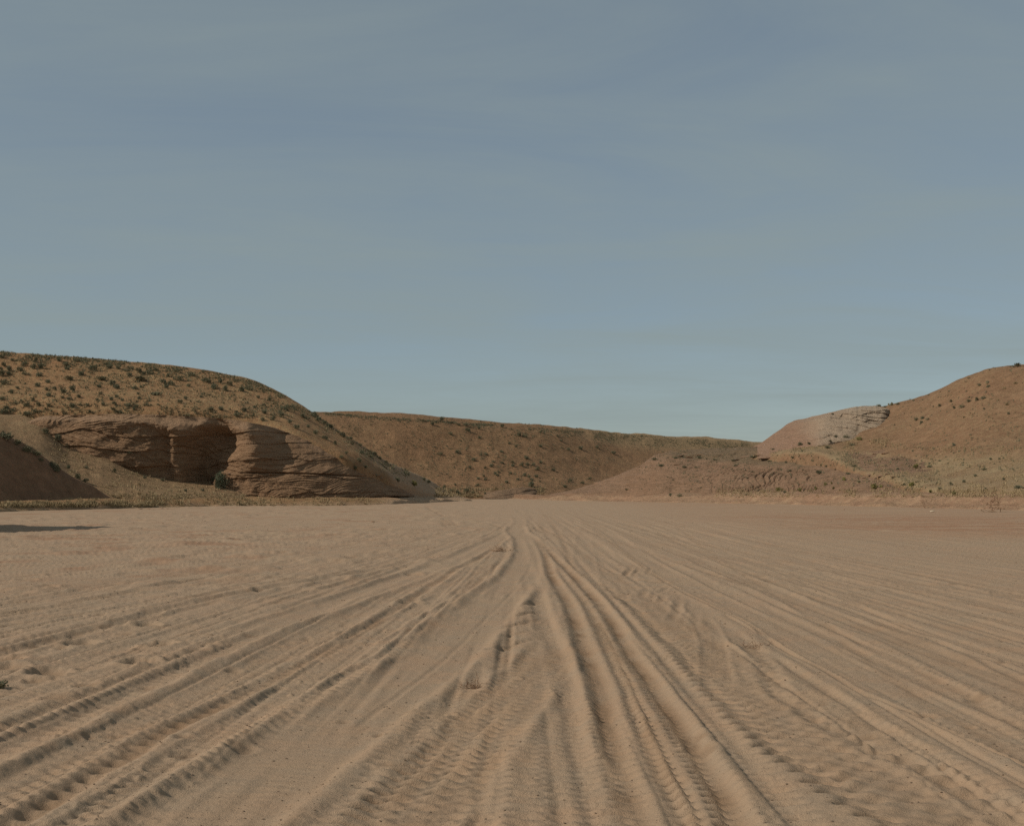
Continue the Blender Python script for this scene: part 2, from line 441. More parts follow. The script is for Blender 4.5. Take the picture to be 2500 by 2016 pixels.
# left-hand side tracks
track([(1260, 1262), (1177, 1312), (1012, 1345), (806, 1378), (577, 1415), (350, 1443), (223, 1466), (0, 1502), (-400, 1567)], 0.06, 0.075, 'groove', 0.4, 0.3, 0.012, wob=0.04, berm=0.6, fresh=0.3, seed=81)
track([(1150, 1330), (900, 1385), (600, 1435), (400, 1470), (268, 1487), (124, 1512), (12, 1530), (-400, 1598)], 0.06, 0.05, 'groove', 0.4, 0.25, 0.015, wob=0.04, berm=0.6, fresh=0.3, seed=82)
track([(1100, 1350), (850, 1402), (639, 1440), (536, 1461), (412, 1485), (330, 1510), (247, 1535), (153, 1560), (-80, 1622), (-500, 1734)], 0.15, 0.085, 'groove', 0.7, 0.2, 0.014, wob=0.07, berm=0.75, seed=83)
track([(1230, 1290), (1130, 1345), (900, 1420), (700, 1480), (500, 1545), (300, 1605), (100, 1665), (-300, 1790)], 0.12, 0.035, 'groove', 0.6, 0.18, 0.01, wob=0.05, seed=84)
track([(1245, 1285), (1219, 1304), (1136, 1345), (1012, 1395), (847, 1457), (703, 1518), (600, 1562), (536, 1594), (454, 1630), (350, 1678), (227, 1738), (124, 1787), (0, 1842), (-250, 1950)], 0.16, 0.095, 'groove', 0.8, 0.2, 0.014, wob=0.06, berm=0.8, seed=85)
track([(1240, 1300), (1150, 1360), (950, 1460), (800, 1530), (600, 1640), (400, 1735), (200, 1840), (0, 1945), (-150, 2020)], 0.20, 0.04, 'band', 0.8, 0.15, 0.02, 0.3, wob=0.05, fresh=0.15, seed=86)
track([(1250, 1300), (1180, 1355), (1095, 1403), (1054, 1428), (951, 1498), (847, 1564), (724, 1630), (600, 1694), (412, 1780), (247, 1877), (82, 1976), (0, 2030)], 0.10, 0.07, 'groove', 0.7, 0.22, 0.014, wob=0.04, berm=0.7, fresh=0.75, seed=87)
track([(1110, 1440), (930, 1539), (765, 1650), (600, 1758), (371, 1910), (200, 2030)], 0.17, 0.045, 'band', 0.8, 0.14, 0.016, 0.5, wob=0.04, berm=0.9, seed=88)
track([(1227, 1407), (1157, 1452), (1054, 1531), (971, 1584), (847, 1659), (724, 1733), (600, 1820), (330, 2010)], 0.09, 0.07, 'groove', 0.6, 0.2, 0.018, wob=0.05, berm=0.8, seed=89)
# cross ruts between the S-track and the main rut
for k, (x0, y0, x1, y1) in enumerate([(1258, 1490, 1330, 1462), (1240, 1512, 1335, 1487), (1222, 1535, 1335, 1508), (1200, 1558, 1330, 1534), (1178, 1590, 1325, 1556)]):
    xtrack((x0, y0), (x1, y1), 0.05, 0.05, 0.12, k)
# the fresh smooth S-track over everything
track([(1262, 1262), (1270, 1275), (1256, 1290), (1210, 1318), (1120, 1362), (980, 1415), (800, 1480), (500, 1575)], 0.30, 0.05, 'band', 1.0, 0.15, 0.003, 0.4, wob=0.015, berm=0.95, fade=(6, 60), calm=.6, seed=90)
track([(1262, 1280), (1262, 1295), (1283, 1315), (1293, 1349), (1284, 1382), (1262, 1415), (1195, 1479), (1124, 1549), (1018, 1638), (905, 1712), (770, 1807), (625, 1910), (470, 2016)], 0.40, 0.085, 'band', 1.0, 0.13, 0.003, 0.35, wob=0.02, berm=1.0, fade=(8, 0), calm=.75, seed=91)
track([(1268, 1300), (1290, 1325), (1300, 1355), (1290, 1390), (1262, 1430), (1180, 1510), (1090, 1600), (960, 1700), (800, 1815)], 0.035, 0.018, 'groove', 0.0, wob=0.015, fade=(10, 80), seed=92)
# scalloped track, bottom middle
track([(1372, 1560), (1330, 1618), (1262, 1692), (1190, 1773), (1105, 1873), (1020, 1971), (985, 2012)], 0.27, 0.05, 'band', 0.95, 0.18, 0.036, 0.18, wob=0.03, berm=0.7, fresh=0.3, holes=0.10, fade=(45, 0), seed=93)
# main rut: smooth red groove, lugged ridge, second groove
track([(1296, 1300), (1318, 1330), (1345, 1375), (1372, 1415), (1411, 1470), (1450, 1530), (1497, 1611), (1535, 1690), (1568, 1757), (1598, 1830), (1640, 1925), (1678, 2010)], 0.34, 0.045, 'band', 1.0, 0.18, 0.020, 0.0, wob=0.02, berm=0.6, fade=(30, 0), seed=94)
track([(1300, 1305), (1330, 1350), (1345, 1400), (1369, 1440), (1399, 1496), (1426, 1580), (1457, 1657), (1474, 1734), (1495, 1830), (1524, 1925), (1548, 2016)], 0.10, 0.085, 'groove', 0.7, 0.155, 0.020, 0.0, wob=0.015, berm=0.75, fresh=0.85, side=0.8, seed=95)
track([(1345, 1380), (1407, 1438), (1461, 1523), (1503, 1611), (1541, 1688), (1568, 1753), (1607, 1830), (1645, 1906), (1685, 1990), (1695, 2016)], 0.075, 0.028, 'groove', 0.5, 0.18, 0.050, 0.6, wob=0.012, berm=0.4, side=0.1, seed=96)
track([(1310, 1310), (1360, 1365), (1411, 1415), (1445, 1453), (1484, 1503), (1518, 1557), (1549, 1611), (1584, 1657), (1614, 1703), (1649, 1757), (1683, 1814), (1714, 1868), (1752, 1925), (1797, 2010)], 0.09, 0.08, 'groove', 0.7, 0.155, 0.024, 0.0, wob=0.015, berm=0.7, fresh=0.9, side=0.8, seed=97)
track([(1312, 1400), (1320, 1450), (1338, 1530), (1365, 1600), (1385, 1680), (1400, 1780), (1430, 1880), (1465, 2000)], 0.10, 0.045, 'groove', 0.5, 0.16, 0.010, wob=0.03, berm=0.6, seed=98)
xtrack((1325, 1404), (1500, 1406), 0.06, 0.025, 0.16, 21)
xtrack((1490, 1406), (1660, 1426), 0.06, 0.03, 0.16, 22)
xtrack((1040, 1238), (1085, 1262), 0.12, 0.06, 0.5, 23)
for k, (x0, y0, x1, y1) in enumerate([(1075, 1268, 1090, 1284), (1088, 1267, 1103, 1283), (1100, 1267, 1114, 1282), (1150, 1290, 1190, 1285), (1200, 1278, 1232, 1290), (1305, 1286, 1330, 1300), (1320, 1284, 1342, 1300)]):
    xtrack((x0, y0), (x1, y1), 0.10, 0.05, 0.6, 30 + k)

# footprints / kicked hollows, mostly at left
hr = random.Random(11)
def hollow(px, py, rx, ry, dp):
    x, y = ground_pt(px, py)
    i0, i1 = np.searchsorted(Yr, y - 3 * ry), np.searchsorted(Yr, y + 3 * ry)
    X = GX[i0:i1]; Y = GY[i0:i1]
    wv = 0.35 * fbm2(X / (rx * 1.3), Y / (ry * 1.3), 2, 23)
    r2 = ((X - x) / rx + wv) ** 2 + ((Y - y) / ry - wv) ** 2
    dp = dp * 0.75
    H[i0:i1] += -dp * np.exp(-r2 ** 1.5) + 0.45 * dp * np.exp(-(np.sqrt(r2) - 1.5) ** 2 / 0.12)
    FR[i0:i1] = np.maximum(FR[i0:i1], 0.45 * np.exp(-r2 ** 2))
for (px, py) in [(200, 1572), (390, 1573), (340, 1617), (115, 1432), (135, 1400), (65, 1415), (15, 1612), (20, 1630), (290, 1530), (355, 1527), (1000, 1470), (2130, 1440), (1010, 1400), (640, 1440), (560, 1320), (690, 1350), (120, 1640)]:
    hollow(px, py, 0.12, 0.16, 0.06)
for i in range(150):
    py = HOR + 60 + 620 * hr.random() ** 1.4
    px = hr.choice([hr.uniform(-50, 1000), hr.uniform(-50, 700), hr.uniform(1500, 2550)])
    s_ = hr.uniform(0.03, 0.08)
    hollow(px, py, s_, s_ * hr.uniform(0.8, 1.8), s_ * hr.uniform(0.15, 0.35))

# grain of the loose surface
rough_l = 0.55 + 0.45 * fbm2(GX / 5, GY / 8, 2, 33)
clod = np.maximum(0, fbm2(GX / 0.11, GY / 0.13, 3, 41, 0.6) - 0.12)
crumb = np.maximum(0, vn2(GX / 0.032, GY / 0.04, 47) - 0.45) * smooth(-.15, .35, fbm2(GX / 0.6, GY / 1.5, 3, 48))
H += near * SM * rough_l * (0.026 * clod + 0.012 * fbm2(GX / 0.045, GY / 0.05, 3, 44, 0.7) + 0.010 * fbm2(GX / 0.22, GY / 0.3, 3, 46) + 0.055 * crumb)
strk = fbm2(GX / 0.7, GY / 3.0, 4, 51)
farw = smooth(11, 26, GY) * smooth(220, 120, GY)
H += farw * (0.015 * strk + 0.20 * np.maximum(0, fbm2(GX / 0.9, GY / 1.1, 4, 55, .6) - 0.05) * smooth(4, -5, GX) * smooth(-.5, .3, fbm2(GX / 6, GY / 10, 2, 57)))
H = 0.075 * np.tanh(H / 0.075)
H *= smooth(400, 220, GY)
# redder soil in streaks on the far right-hand side and along the left edge of the wash
PXg = CX + GX * F / np.maximum(GY, 1.0); PYg = np.repeat(PYr[:, None], len(u), 1)
RED = smooth(0.0, 1.0, (GX - 5) / 12.0) * smooth(32, 44, GY) * (1.0 - 0.55 * smooth(60, 80, GY)) + 0.75 * smooth(13, 24, GY) * smooth(1, -9, GX) * smooth(.05, .4, fbm2(GX / 1.3, GY / 1.6, 4, 59, .6))
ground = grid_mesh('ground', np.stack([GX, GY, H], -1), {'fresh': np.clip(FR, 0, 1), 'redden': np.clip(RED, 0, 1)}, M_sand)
tag(ground, 'wide sandy wash criss-crossed by wheel tracks', 'ground', kind='structure')

# ------------------------------------------------------------------ terrain lofts
def P3(px, py, Y):
    return np.stack([(px - CX) * Y / F, Y, CH - (py - HOR) * Y / F], -1)

def Zpy(Z, Y):
    return HOR + (CH - Z) * F / Y

def loft(name, pxs, rows, nu, nv, mat, disp, pale=None, vpow=None):
    """rows: list of (py[], Y[]) control rows from foot to back; smooth in both directions. disp(X,Y,Z)->dz"""
    pxs = np.asarray(pxs, float)
    pu = np.linspace(pxs[0], pxs[-1], nu)
    R = [(pchip(pxs, r[0])(pu), pchip(pxs, r[1])(pu)) for r in rows]
    nrow = len(R)
    PYc = np.array([r[0] for r in R]); Yc = np.array([r[1] for r in R])
    Xc = (pu[None] - CX) * Yc / F; Zc = CH - (PYc - HOR) * Yc / F
    tv = np.linspace(0, nrow - 1, nv) if vpow is None else np.interp(np.linspace(0, 1, nv), np.linspace(0, 1, len(vpow)), vpow)
    i = np.clip(np.floor(tv).astype(int), 0, nrow - 2); t = tv - i
    def mono(A):
        d = np.diff(A, axis=0); m = np.zeros_like(A)
        m[0] = d[0]; m[-1] = d[-1]
        p = d[:-1] * d[1:]
        m[1:-1] = np.where(p > 0, 2 * p / np.where(np.abs(d[:-1] + d[1:]) < 1e-9, 1e-9, d[:-1] + d[1:]), 0)
        t_ = t[:, None]
        return ((1 + 2 * t_) * (1 - t_) ** 2 * A[i] + t_ * (1 - t_) ** 2 * m[i] + t_ * t_ * (3 - 2 * t_) * A[i + 1] + t_ * t_ * (t_ - 1) * m[i + 1])
    X, Y, Z = mono(Xc), mono(Yc), mono(Zc)
    Y = Y + (1.6 * fbm2(pu[None] / 70, pu[None] * 0 + len(name), 4, 17)) * smooth(3.4, 1.2, tv)[:, None]
    Z = Z + disp(X, Y, Z, np.repeat(pu[None], nv, 0), np.repeat(tv[:, None], nu, 1))
    V = np.stack([X, Y, Z], -1)
    att = {'pale': pale(X, Y, Z, np.repeat(pu[None], nv, 0), np.repeat(tv[:, None], nu, 1)) if pale else np.zeros_like(X)}
    return grid_mesh(name, V, att, mat)

Bl = pchip([-900, -500, 0, 300, 560, 700, 838, 949, 1046, 1110, 1160], [48, 62, 80, 95, 107, 111, 115, 122, 137, 150, 160])

CL = pchip([-900, -500, 62, 300, 560, 700, 838, 949, 1012, 1046, 1110, 1150], [92, 104, 114, 115, 117, 118, 121, 128, 137, 145, 156, 163])   # where the cliff face stands
# --- left hill
px = np.array([-900, -500, -200, 0, 150, 300, 420, 560, 618, 650, 728, 790, 838, 949, 1046, 1110, 1150], float)
rim = np.array([1030, 1028, 1025, 1022, 1014, 1014, 1016, 1024, 1034, 1042, 1068, 1095, 1112, 1165, 1203, 1216, 1222], float)
rid = np.array([800, 822, 842, 857, 869, 881, 893, 915, 930, 943, 986, 1026, 1059, 1124, 1173, 1208, 1222], float)
B = Bl(px)
yrim = CL(px) + np.interp(px, [-900, 618, 728, 838, 949, 1046, 1150], [10, 10, 7, 4.5, 4, 3, 2])
yrid = yrim + np.interp(px, [-900, 300, 560, 650, 728, 838, 949, 1046, 1150], [25, 25, 24, 22, 20, 18, 15, 14, 8])
ymid = yrim + 0.48 * (yrid - yrim)
pymid = rim + 0.60 * (rid - rim)
zrid = CH - (rid - HOR) * yrid / F
rows = [(Zpy(np.full_like(B, -1.2), B - 2), B - 2),
        (Zpy(np.full_like(B, 0.02), B), B),
        (Zpy(np.interp(px, [-900, 1000, 1150], [0.65, 0.5, 0.05]), B + 4), B + 4),
        (Zpy(np.interp(px, [-900, 1000, 1150], [1.0, 0.8, 0.05]), yrim - 1.2), yrim - 1.2),
        (rim, yrim), (pymid, ymid), (rid, yrid),
        (Zpy(zrid - np.interp(px, [-900, 300, 650, 728, 838, 1150], [0.6, 0.8, 2.0, 4.0, 5.0, 1.5]), yrid + 12), yrid + 12),
        (Zpy(np.minimum(zrid - 1, np.interp(px, [-900, 300, 650, 838, 1150], [12, 10, 4, -0.5, -1.5])), yrid + 45), yrid + 45)]
def d_hill(X, Y, Z, pu, tv):
    k = smooth(1.2, 3.5, tv)
    return k * (0.30 * fbm2(X / 7, Y / 7, 4, 61) + 0.10 * fbm2(X / 1.4, Y / 1.4, 3, 65)) + (1 - k) * smooth(.6, 1.2, tv) * (0.32 * fbm2(X / 3.5, Y / 2.5, 4, 67) + .1)
left_hill = loft('left_hill', px, rows, 480, 180, M_lhill, d_hill, pale=lambda X, Y, Z, pu, tv: smooth(880, 1010, pu + 60 * fbm2(X / 4, Y / 4, 3, 68)) * smooth(7.0, 5.5, tv) * .8 + .5 * smooth(1.5, .9, tv))
tag(left_hill, 'scrub-dotted brown hill rising above the shaded cliff', 'hill', kind='structure')

# --- grassy sand ramp between the near mound and the cliff
px = np.array([-500, -200, 0, 60, 95, 170, 260, 350, 415, 470, 520, 560, 600], float)
B = Bl(px)
top = np.array([990, 1005, 1015, 1020, 1036, 1092, 1110, 1148, 1160, 1166, 1168, 1185, 1208], float)
ytop = CL(px) + np.array([3, 3, 3, 3, 2, 1.5, 2.5, 4, 5, 5.5, 5.5, 3, 1.5])
z1 = np.interp(px, [-500, 0, 182, 262, 300, 420, 600], [5, 3.6, 1.6, .8, .7, 0.65, 0.55])
yb0 = np.interp(px, [-500, 0, 98, 182, 262, 300, 340, 600], [84, 99, 99.5, 100.5, 102, 101.5, 102, 113.0])
midz = 0.45 * (CH - (top - HOR) * ytop / F) + 0.55 * z1
rows = [(Zpy(z1 * 0 - .3, yb0 - 1.5), yb0 - 1.5), (Zpy(z1, yb0), yb0), (Zpy(midz, .5 * (yb0 + ytop)), .5 * (yb0 + ytop)), (top, ytop), (top - 4, ytop + 3)]
ramp = loft('sand_ramp', px, rows, 260, 70, M_dune, lambda X, Y, Z, pu, tv: 0.16 * fbm2(X / 3, Y / 3, 4, 71) + 0.05 * fbm2(X / .7, Y / .7, 2, 75))
tag(ramp, 'grassy sand ramp sloping down in front of the cliff', 'slope', kind='structure')

# --- near mound at the left edge, its face in shade
px = np.array([-900, -500, -200, 0, 33, 98, 140, 182, 228, 262, 300], float)
B = Bl(px)
cr = np.array([900, 965, 1018, 1058, 1072, 1107, 1137, 1162, 1186, 1210, 1232], float)
yf = np.interp(px, [-900, -500, 0, 182, 262, 300], [56, 70, 87.5, 95.5, 99.5, 101])
ycr = yf + np.array([11, 10, 8.6, 7.2, 6.7, 5.4, 4.4, 3.3, 2.2, 1.2, .8])
zc = CH - (cr - HOR) * ycr / F
rows = [(Zpy(zc * 0 - 0.8, yf - 1), yf - 1), (Zpy(zc * 0 + 0.35, yf + .2), yf + .2), (Zpy(0.30 + 0.42 * (zc - .3), yf + .38 * (ycr - yf)), yf + .38 * (ycr - yf)),
        (Zpy(0.3 + 0.9 * (zc - .3), yf + .82 * (ycr - yf)), yf + .82 * (ycr - yf)), (cr, ycr), (Zpy(zc * 0.72 + .2, ycr + 3), ycr + 3), (Zpy(zc * 0 - .5, ycr + 9), ycr + 9)]
mound = loft('near_mound', px, rows, 220, 90, M_mound, lambda X, Y, Z, pu, tv: smooth(0.8, 2, tv) * (0.22 * fbm2(X / 2.6, Y / 2.6, 4, 81) + 0.08 * fbm2(X / .6, Y / .6, 3, 85)))
tag(mound, 'shaded red earth mound at the left edge of the wash', 'mound', kind='structure')

# --- far hill across the middle
px = np.array([450, 650, 760, 900, 1000, 1125, 1293, 1418, 1543, 1690, 1773, 1836, 1900, 2000, 2200], float)
rid = np.array([985, 996, 1004, 1009, 1014, 1024, 1037, 1048, 1060, 1067, 1073, 1078, 1083, 1086, 1090], float)
foot = np.interp(px, [450, 1000, 1300, 1600, 2200], [174, 187, 195, 214, 250])
yr_ = foot + np.interp(px, [450, 1000, 1300, 1500, 1700, 2200], [34, 38, 42, 44, 45, 45])
zr = CH - (rid - HOR) * yr_ / F
sh = np.interp(px, [450, 1200, 1400, 1600, 2200], [0.94, 0.93, 0.86, 0.75, 0.75])
rows = [(Zpy(zr * 0 - 1.5, foot - 3), foot - 3), (Zpy(zr * 0 + 0.25, foot), foot), (Zpy(0.32 * zr, foot + .36 * (yr_ - foot)), foot + .36 * (yr_ - foot)),
        (Zpy(sh * zr * 0.98, foot + .78 * (yr_ - foot)), foot + .78 * (yr_ - foot)), (rid, yr_), (Zpy(zr - .8, yr_ + 40), yr_ + 40), (Zpy(zr - 6, yr_ + 140), yr_ + 140)]
far_hill = loft('far_hill', px, rows, 460, 150, M_fhill, lambda X, Y, Z, pu, tv: smooth(0.8, 2, tv) * (0.5 * fbm2(X / 11, Y / 11, 4, 91) + 0.18 * fbm2(X / 1.8, Y / 1.8, 3, 95)),
                pale=lambda X, Y, Z, pu, tv: 0.35 * smooth(1250, 1600, pu) * smooth(2.7, 3.3, tv))
tag(far_hill, 'long brown hillside closing off the far end of the wash', 'hill', kind='structure')

# --- right bank: low red terrace behind the sand
Br = pchip([1230, 1400, 1600, 1850, 2100, 2300, 2500, 2800, 3300], [192, 162, 145, 128, 108, 97, 88, 76, 62])
px = np.array([1230, 1300, 1400, 1600, 1850, 2100, 2300, 2500, 2800, 3300], float)
B = Br(px)
hb = np.interp(px, [1230, 1400, 1850, 2500, 3300], [0.15, 0.6, 0.95, 1.05, 1.0])
rows = [(Zpy(hb * 0 - .8, B - 1.5), B - 1.5), (Zpy(hb * 0 + .02, B), B), (Zpy(hb * .25, B + 1.8), B + 1.8), (Zpy(hb * .85, B + 4.2), B + 4.2), (Zpy(hb, B + 6.0), B + 6.0), (Zpy(hb * 1.1, B + 14), B + 14), (Zpy(hb * 1.1 - 1, B + 24), B + 24)]
bank = loft('red_bank', px, rows, 420, 90, M_bank, lambda X, Y, Z, pu, tv: smooth(.6, 1.4, tv) * (0.28 * fbm2(X / 5, Y / 3, 4, 101) + 0.10 * np.abs(fbm2(X / 1.0, Y / .8, 3, 105))))
tag(bank, 'low red earth bank along the far edge of the sand', 'bank', kind='structure')

# --- slickrock ridge, middle right
px = np.array([1255, 1320, 1420, 1500, 1560, 1600, 1640, 1700, 1800, 1900, 2000, 2100, 2200, 2300], float)
B = Br(px) + np.interp(px, [1255, 1420, 1700, 2300], [3, 6, 8, 9])
edge = np.array([1219, 1211, 1190, 1163, 1142, 1122, 1116, 1124, 1131, 1136, 1138, 1142, 1150, 1165], float)
back = np.array([1219.5, 1211.5, 1190, 1161, 1139, 1113, 1105, 1099, 1095, 1094, 1092, 1090, 1088, 1086], float)
ye = B + np.interp(px, [1255, 1420, 1700, 2000, 2300], [3, 9, 13, 12, 12])
yb = ye + np.interp(px, [1255, 1500, 1640, 1800, 2000, 2300], [1.0, 3, 8, 16, 20, 22])
ze = CH - (edge - HOR) * ye / F
rows = [(Zpy(ze * 0 - 1, B - 2), B - 2), (Zpy(np.minimum(.75, ze), B), B), (Zpy(.6 + .52 * (np.maximum(ze, .6) - .6) * 1.0, B + .38 * (ye - B)), B + .38 * (ye - B)), (edge, ye), (back, yb),
        (Zpy(np.maximum(CH - (back - HOR) * yb / F - 1.2, -1), yb + 9), yb + 9), (Zpy(ze * 0 - 2, yb + 18), yb + 18)]
def strata(X, Z, lam, dip, warp, o):
    q = (Z - dip * X + warp * fbm2(X / 5.0, Z / 3.0, 3, o)) / lam
    fr = q - np.floor(q)
    k = vn2(np.floor(q) * 1.7, X / 6.0, o + 2)
    return ((1 - fr) ** 1.3) * (0.55 + 0.45 * k)      # each bed juts out at its foot and leans back above
def d_slick(X, Y, Z, pu, tv):
    q = (-Y + 0.3 * X + 1.5 * Z + 3.2 * fbm2(Y / 8, Z / 1.8, 3, 112)) / 0.95       # swirling cross-beds
    fr = q - np.floor(q)
    pu = pu + 35 * fbm2(Y / 4, Z / 1.2, 3, 114)
    sw = smooth(1690, 1790, pu) * smooth(2060, 1960, pu) * smooth(.8, 1.3, tv) * smooth(3.0, 2.6, tv)
    ledge = strata(X, Z, 0.8, 0.03, 1.0, 115)
    return (0.20 * fbm2(X / 5, Y / 5, 4, 111) - sw * 0.26 * ((1 - fr) ** 2 + .6 * np.exp(-((fr - .05) / .12) ** 2)) * (0.55 + 0.6 * vn2(Y / 2.2, Z / .8, 116))
            + smooth(2.6, 3.2, tv) * smooth(1560, 1660, pu) * 0.30 * np.abs(fbm2(X / 3.2, Y / 2.0, 4, 118)) + 0.30 * ledge * smooth(.8, 1.2, tv) * smooth(-.3, .3, fbm2(X / 6, Y / 6, 2, 113)))
slick = loft('slickrock_ridge', px, rows, 500, 160, M_slick, d_slick, pale=lambda X, Y, Z, pu, tv: 0.75 * smooth(2.8, 3.1, tv + 0.25 * fbm2(X / 4, Y / 4, 3, 119)) * smooth(1580, 1660, pu) * smooth(2120, 2000, pu), vpow=[0, 1, 1.5, 2, 2.5, 3, 3.3, 3.7, 4, 5, 6])
tag(slick, 'low rounded slickrock ridge with swirling layers, right of the far hill', 'rock ridge', kind='structure')

# --- right hill
px = np.array([1800, 1852, 1898, 1946, 1989, 2028, 2093, 2138, 2190, 2232, 2288, 2333, 2385, 2418, 2466, 2500, 2700, 3000, 3500], float)
rid = np.array([1128, 1096, 1072, 1040, 1026, 1016, 1000, 994, 986, 975, 953, 932, 911, 900, 893, 890, 880, 878, 900], float)
B = Br(px) + np.interp(px, [1800, 2000, 2300, 3500], [26, 22, 8, 7])
f0 = np.interp(px, [1800, 1850, 1950, 2000, 2100, 2300, 3500], [1135, 1112, 1103, 1102, 1150, 1206, 1212])
yr_ = np.interp(px, [1800, 2100, 2300, 2500, 3000, 3500], [172, 162, 154, 146, 128, 112])
zr = CH - (rid - HOR) * yr_ / F
zf = np.minimum(CH - (f0 - HOR) * B / F, zr)
def lerp(a, b, t): return a + (b - a) * t
rows = [(Zpy(zf - 2.2, B - 3), B - 3), (Zpy(zf, B), B), (Zpy(lerp(zf, zr, .14), lerp(B, yr_, .26)), lerp(B, yr_, .26)), (Zpy(lerp(zf, zr, .36), lerp(B, yr_, .48)), lerp(B, yr_, .48)),
        (Zpy(lerp(zf, zr, .78), lerp(B, yr_, .80)), lerp(B, yr_, .80)), (rid, yr_), (Zpy(zr - 1.2, yr_ + 15), yr_ + 15), (Zpy(zr - 6, yr_ + 50), yr_ + 50)]
def pale_r(X, Y, Z, pu, tv):
    a = smooth(2.9, 2.2, tv + 0.5 * fbm2(X / 9, Y / 9, 3, 128)) * smooth(.7, 1.0, tv)
    return a * (0.35 + 0.35 * fbm2(X / 2.2, Y / 2.2, 4, 129)) + 0.0
right_hill = loft('right_hill', px, rows, 440, 150, M_rhill, lambda X, Y, Z, pu, tv: smooth(.6, 1.6, tv) * (0.38 * fbm2(X / 8, Y / 8, 4, 121) + 0.10 * fbm2(X / 1.4, Y / 1.4, 3, 125)), pale=pale_r)
tag(right_hill, 'bare reddish hill with a straw-coloured grassy foot on the right', 'hill', kind='structure')

# ------------------------------------------------------------------ the cliff under the left hill
def wall(name, pu, pv_top, pv_bot, face, disp, mat, nv, cap, pale):
    """rock face: columns pu, from base to rim, then a cap that runs back into the hill"""
    nu = len(pu)
    t = np.linspace(-0.08, 1.0, nv)
    py = pv_bot[None] + (pv_top - pv_bot)[None] * t[:, None]
    PU = np.repeat(pu[None], nv, 0); T = np.repeat(t[:, None], nu, 1)
    Y = face(PU, T)
    X = (PU - CX) * Y / F; Z = CH - (py - HOR) * Y / F
    dY = disp(X, Y, Z, PU, T)
    Yd = Y + dY
    # displaced straight back, keeping X and Z: real relief, not a projection
    V = np.stack([X, Yd, Z], -1)
    caps = []
    for k in range(1, 9):
        r = V[-1].copy(); r[:, 1] += cap * k / 8.0
        r[:, 2] += 0.10 * k / 8 + 0.10 * fbm2(r[:, 0] / 1.2, r[:, 1] / 1.2, 3, 131) * (k / 8) - 0.9 * smooth(.55, 1, k / 8.)
        caps.append(r)
    V = np.concatenate([V, np.array(caps)], 0)
    pa = pale(np.concatenate([X, np.repeat(X[-1:], 8, 0)]), np.concatenate([Z, np.repeat(Z[-1:], 8, 0)]), np.concatenate([PU, np.repeat(PU[-1:], 8, 0)]), np.concatenate([T, np.repeat(T[-1:], 8, 0)]))
    return grid_mesh(name, V, {'pale': pa}, mat)

pu = np.linspace(62, 1012, 660)
ctop = pchip([62, 100, 200, 300, 420, 540, 618, 650, 690, 728, 790, 838, 880, 930, 970, 1012], [1030, 1016, 1012, 1011, 1014, 1022, 1033, 1040, 1052, 1066, 1093, 1110, 1130, 1160, 1182, 1208])(pu)
cbot = pchip([62, 95, 170, 260, 350, 415, 470, 540, 650, 800, 950, 1012], [1042, 1062, 1112, 1130, 1168, 1182, 1196, 1205, 1211, 1213, 1208, 1211])(pu)
ctop = ctop + 3.0 * fbm2(pu / 26, pu * 0, 3, 141)
Yf = CL(pu)
gx = pchip([62, 100, 170, 260, 340, 402, 408, 424, 440, 500, 560, 585, 625, 665, 720, 800, 900, 1012],
           [0, 0, .1, .3, .7, 1.35, 1.4, 1.0, 1.1, 2.3, 3.2, 3.0, 1.1, 0.2, 0, -.3, 0, 0])
def cliff_face(PU, T):
    sh = 112 * (1 - np.clip(T, 0, 1)) * smooth(430, 540, PU)
    g = gx(PU + sh)
    over = 1 - 0.62 * smooth(0.66, 0.92, T + 0.10 * np.sin(PU / 31.0)) * smooth(660, 600, PU)
    lean = 1.2 * np.clip(T, 0, 1) + 4.2 * np.clip(T, 0, 1) ** 1.2 * smooth(600, 700, PU) + 1.0 * smooth(0.85, 1, T)
    return Yf[None] + g * over + lean
def cliff_disp(X, Y, Z, PU, T):
    right = smooth(560, 640, PU)
    # bedding sets with their own dips, divided by gently waving surfaces
    zb = Z + 0.5 * fbm2(X / 14, Z * 0, 2, 151)
    s1 = strata(X, Z, 0.55, 0.02, 0.5, 152)
    s2 = strata(X, Z, 0.48, 0.42, 1.8, 155)
    s3 = strata(X, Z, 0.50, -0.34, 1.8, 158)
    s4 = strata(X * .8, Z, 0.42, 0.10, 4.2, 161)
    a = smooth(3.0, 2.7, zb); b = smooth(4.7, 4.5, zb) * (1 - a); c = 1 - a - b
    rt = a * s4 + b * s2 + c * s1
    lf = smooth(0.62, 0.72, T) * s4 + (1 - smooth(0.62, 0.72, T)) * s3
    bed = right * rt + (1 - right) * lf
    big = strata(X, Z, 1.7, 0.05, 1.2, 164)
    crack = np.exp(-((zb - 2.85) / 0.07) ** 2) * right
    amp = 0.30 + 0.22 * fbm2(X / 4, Z / 2, 3, 167)
    joint = np.exp(-(np.abs(vn2(X / 5.0 + .3 * vn2(Z, X * 0, 173), Z / 9, 174)) / .05) ** 2)
    show = smooth(-.35, .3, fbm2(X / 4.5, Z / 1.6, 3, 175))
    return -(amp * 0.75 * (bed - .4) * (.25 + .75 * show)) - 0.22 * (big - .4) + 0.45 * crack + 0.9 * fbm2(X / 6, Z / 3.5, 4, 168) + 0.22 * fbm2(X / 0.9, Z / .7, 4, 170) + 0.2 * joint
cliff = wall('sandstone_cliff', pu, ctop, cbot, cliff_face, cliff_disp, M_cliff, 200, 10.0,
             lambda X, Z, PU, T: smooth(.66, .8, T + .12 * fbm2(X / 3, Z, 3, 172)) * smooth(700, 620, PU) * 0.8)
tag(cliff, 'layered brown sandstone cliff with a deep shaded alcove', 'cliff', kind='structure')

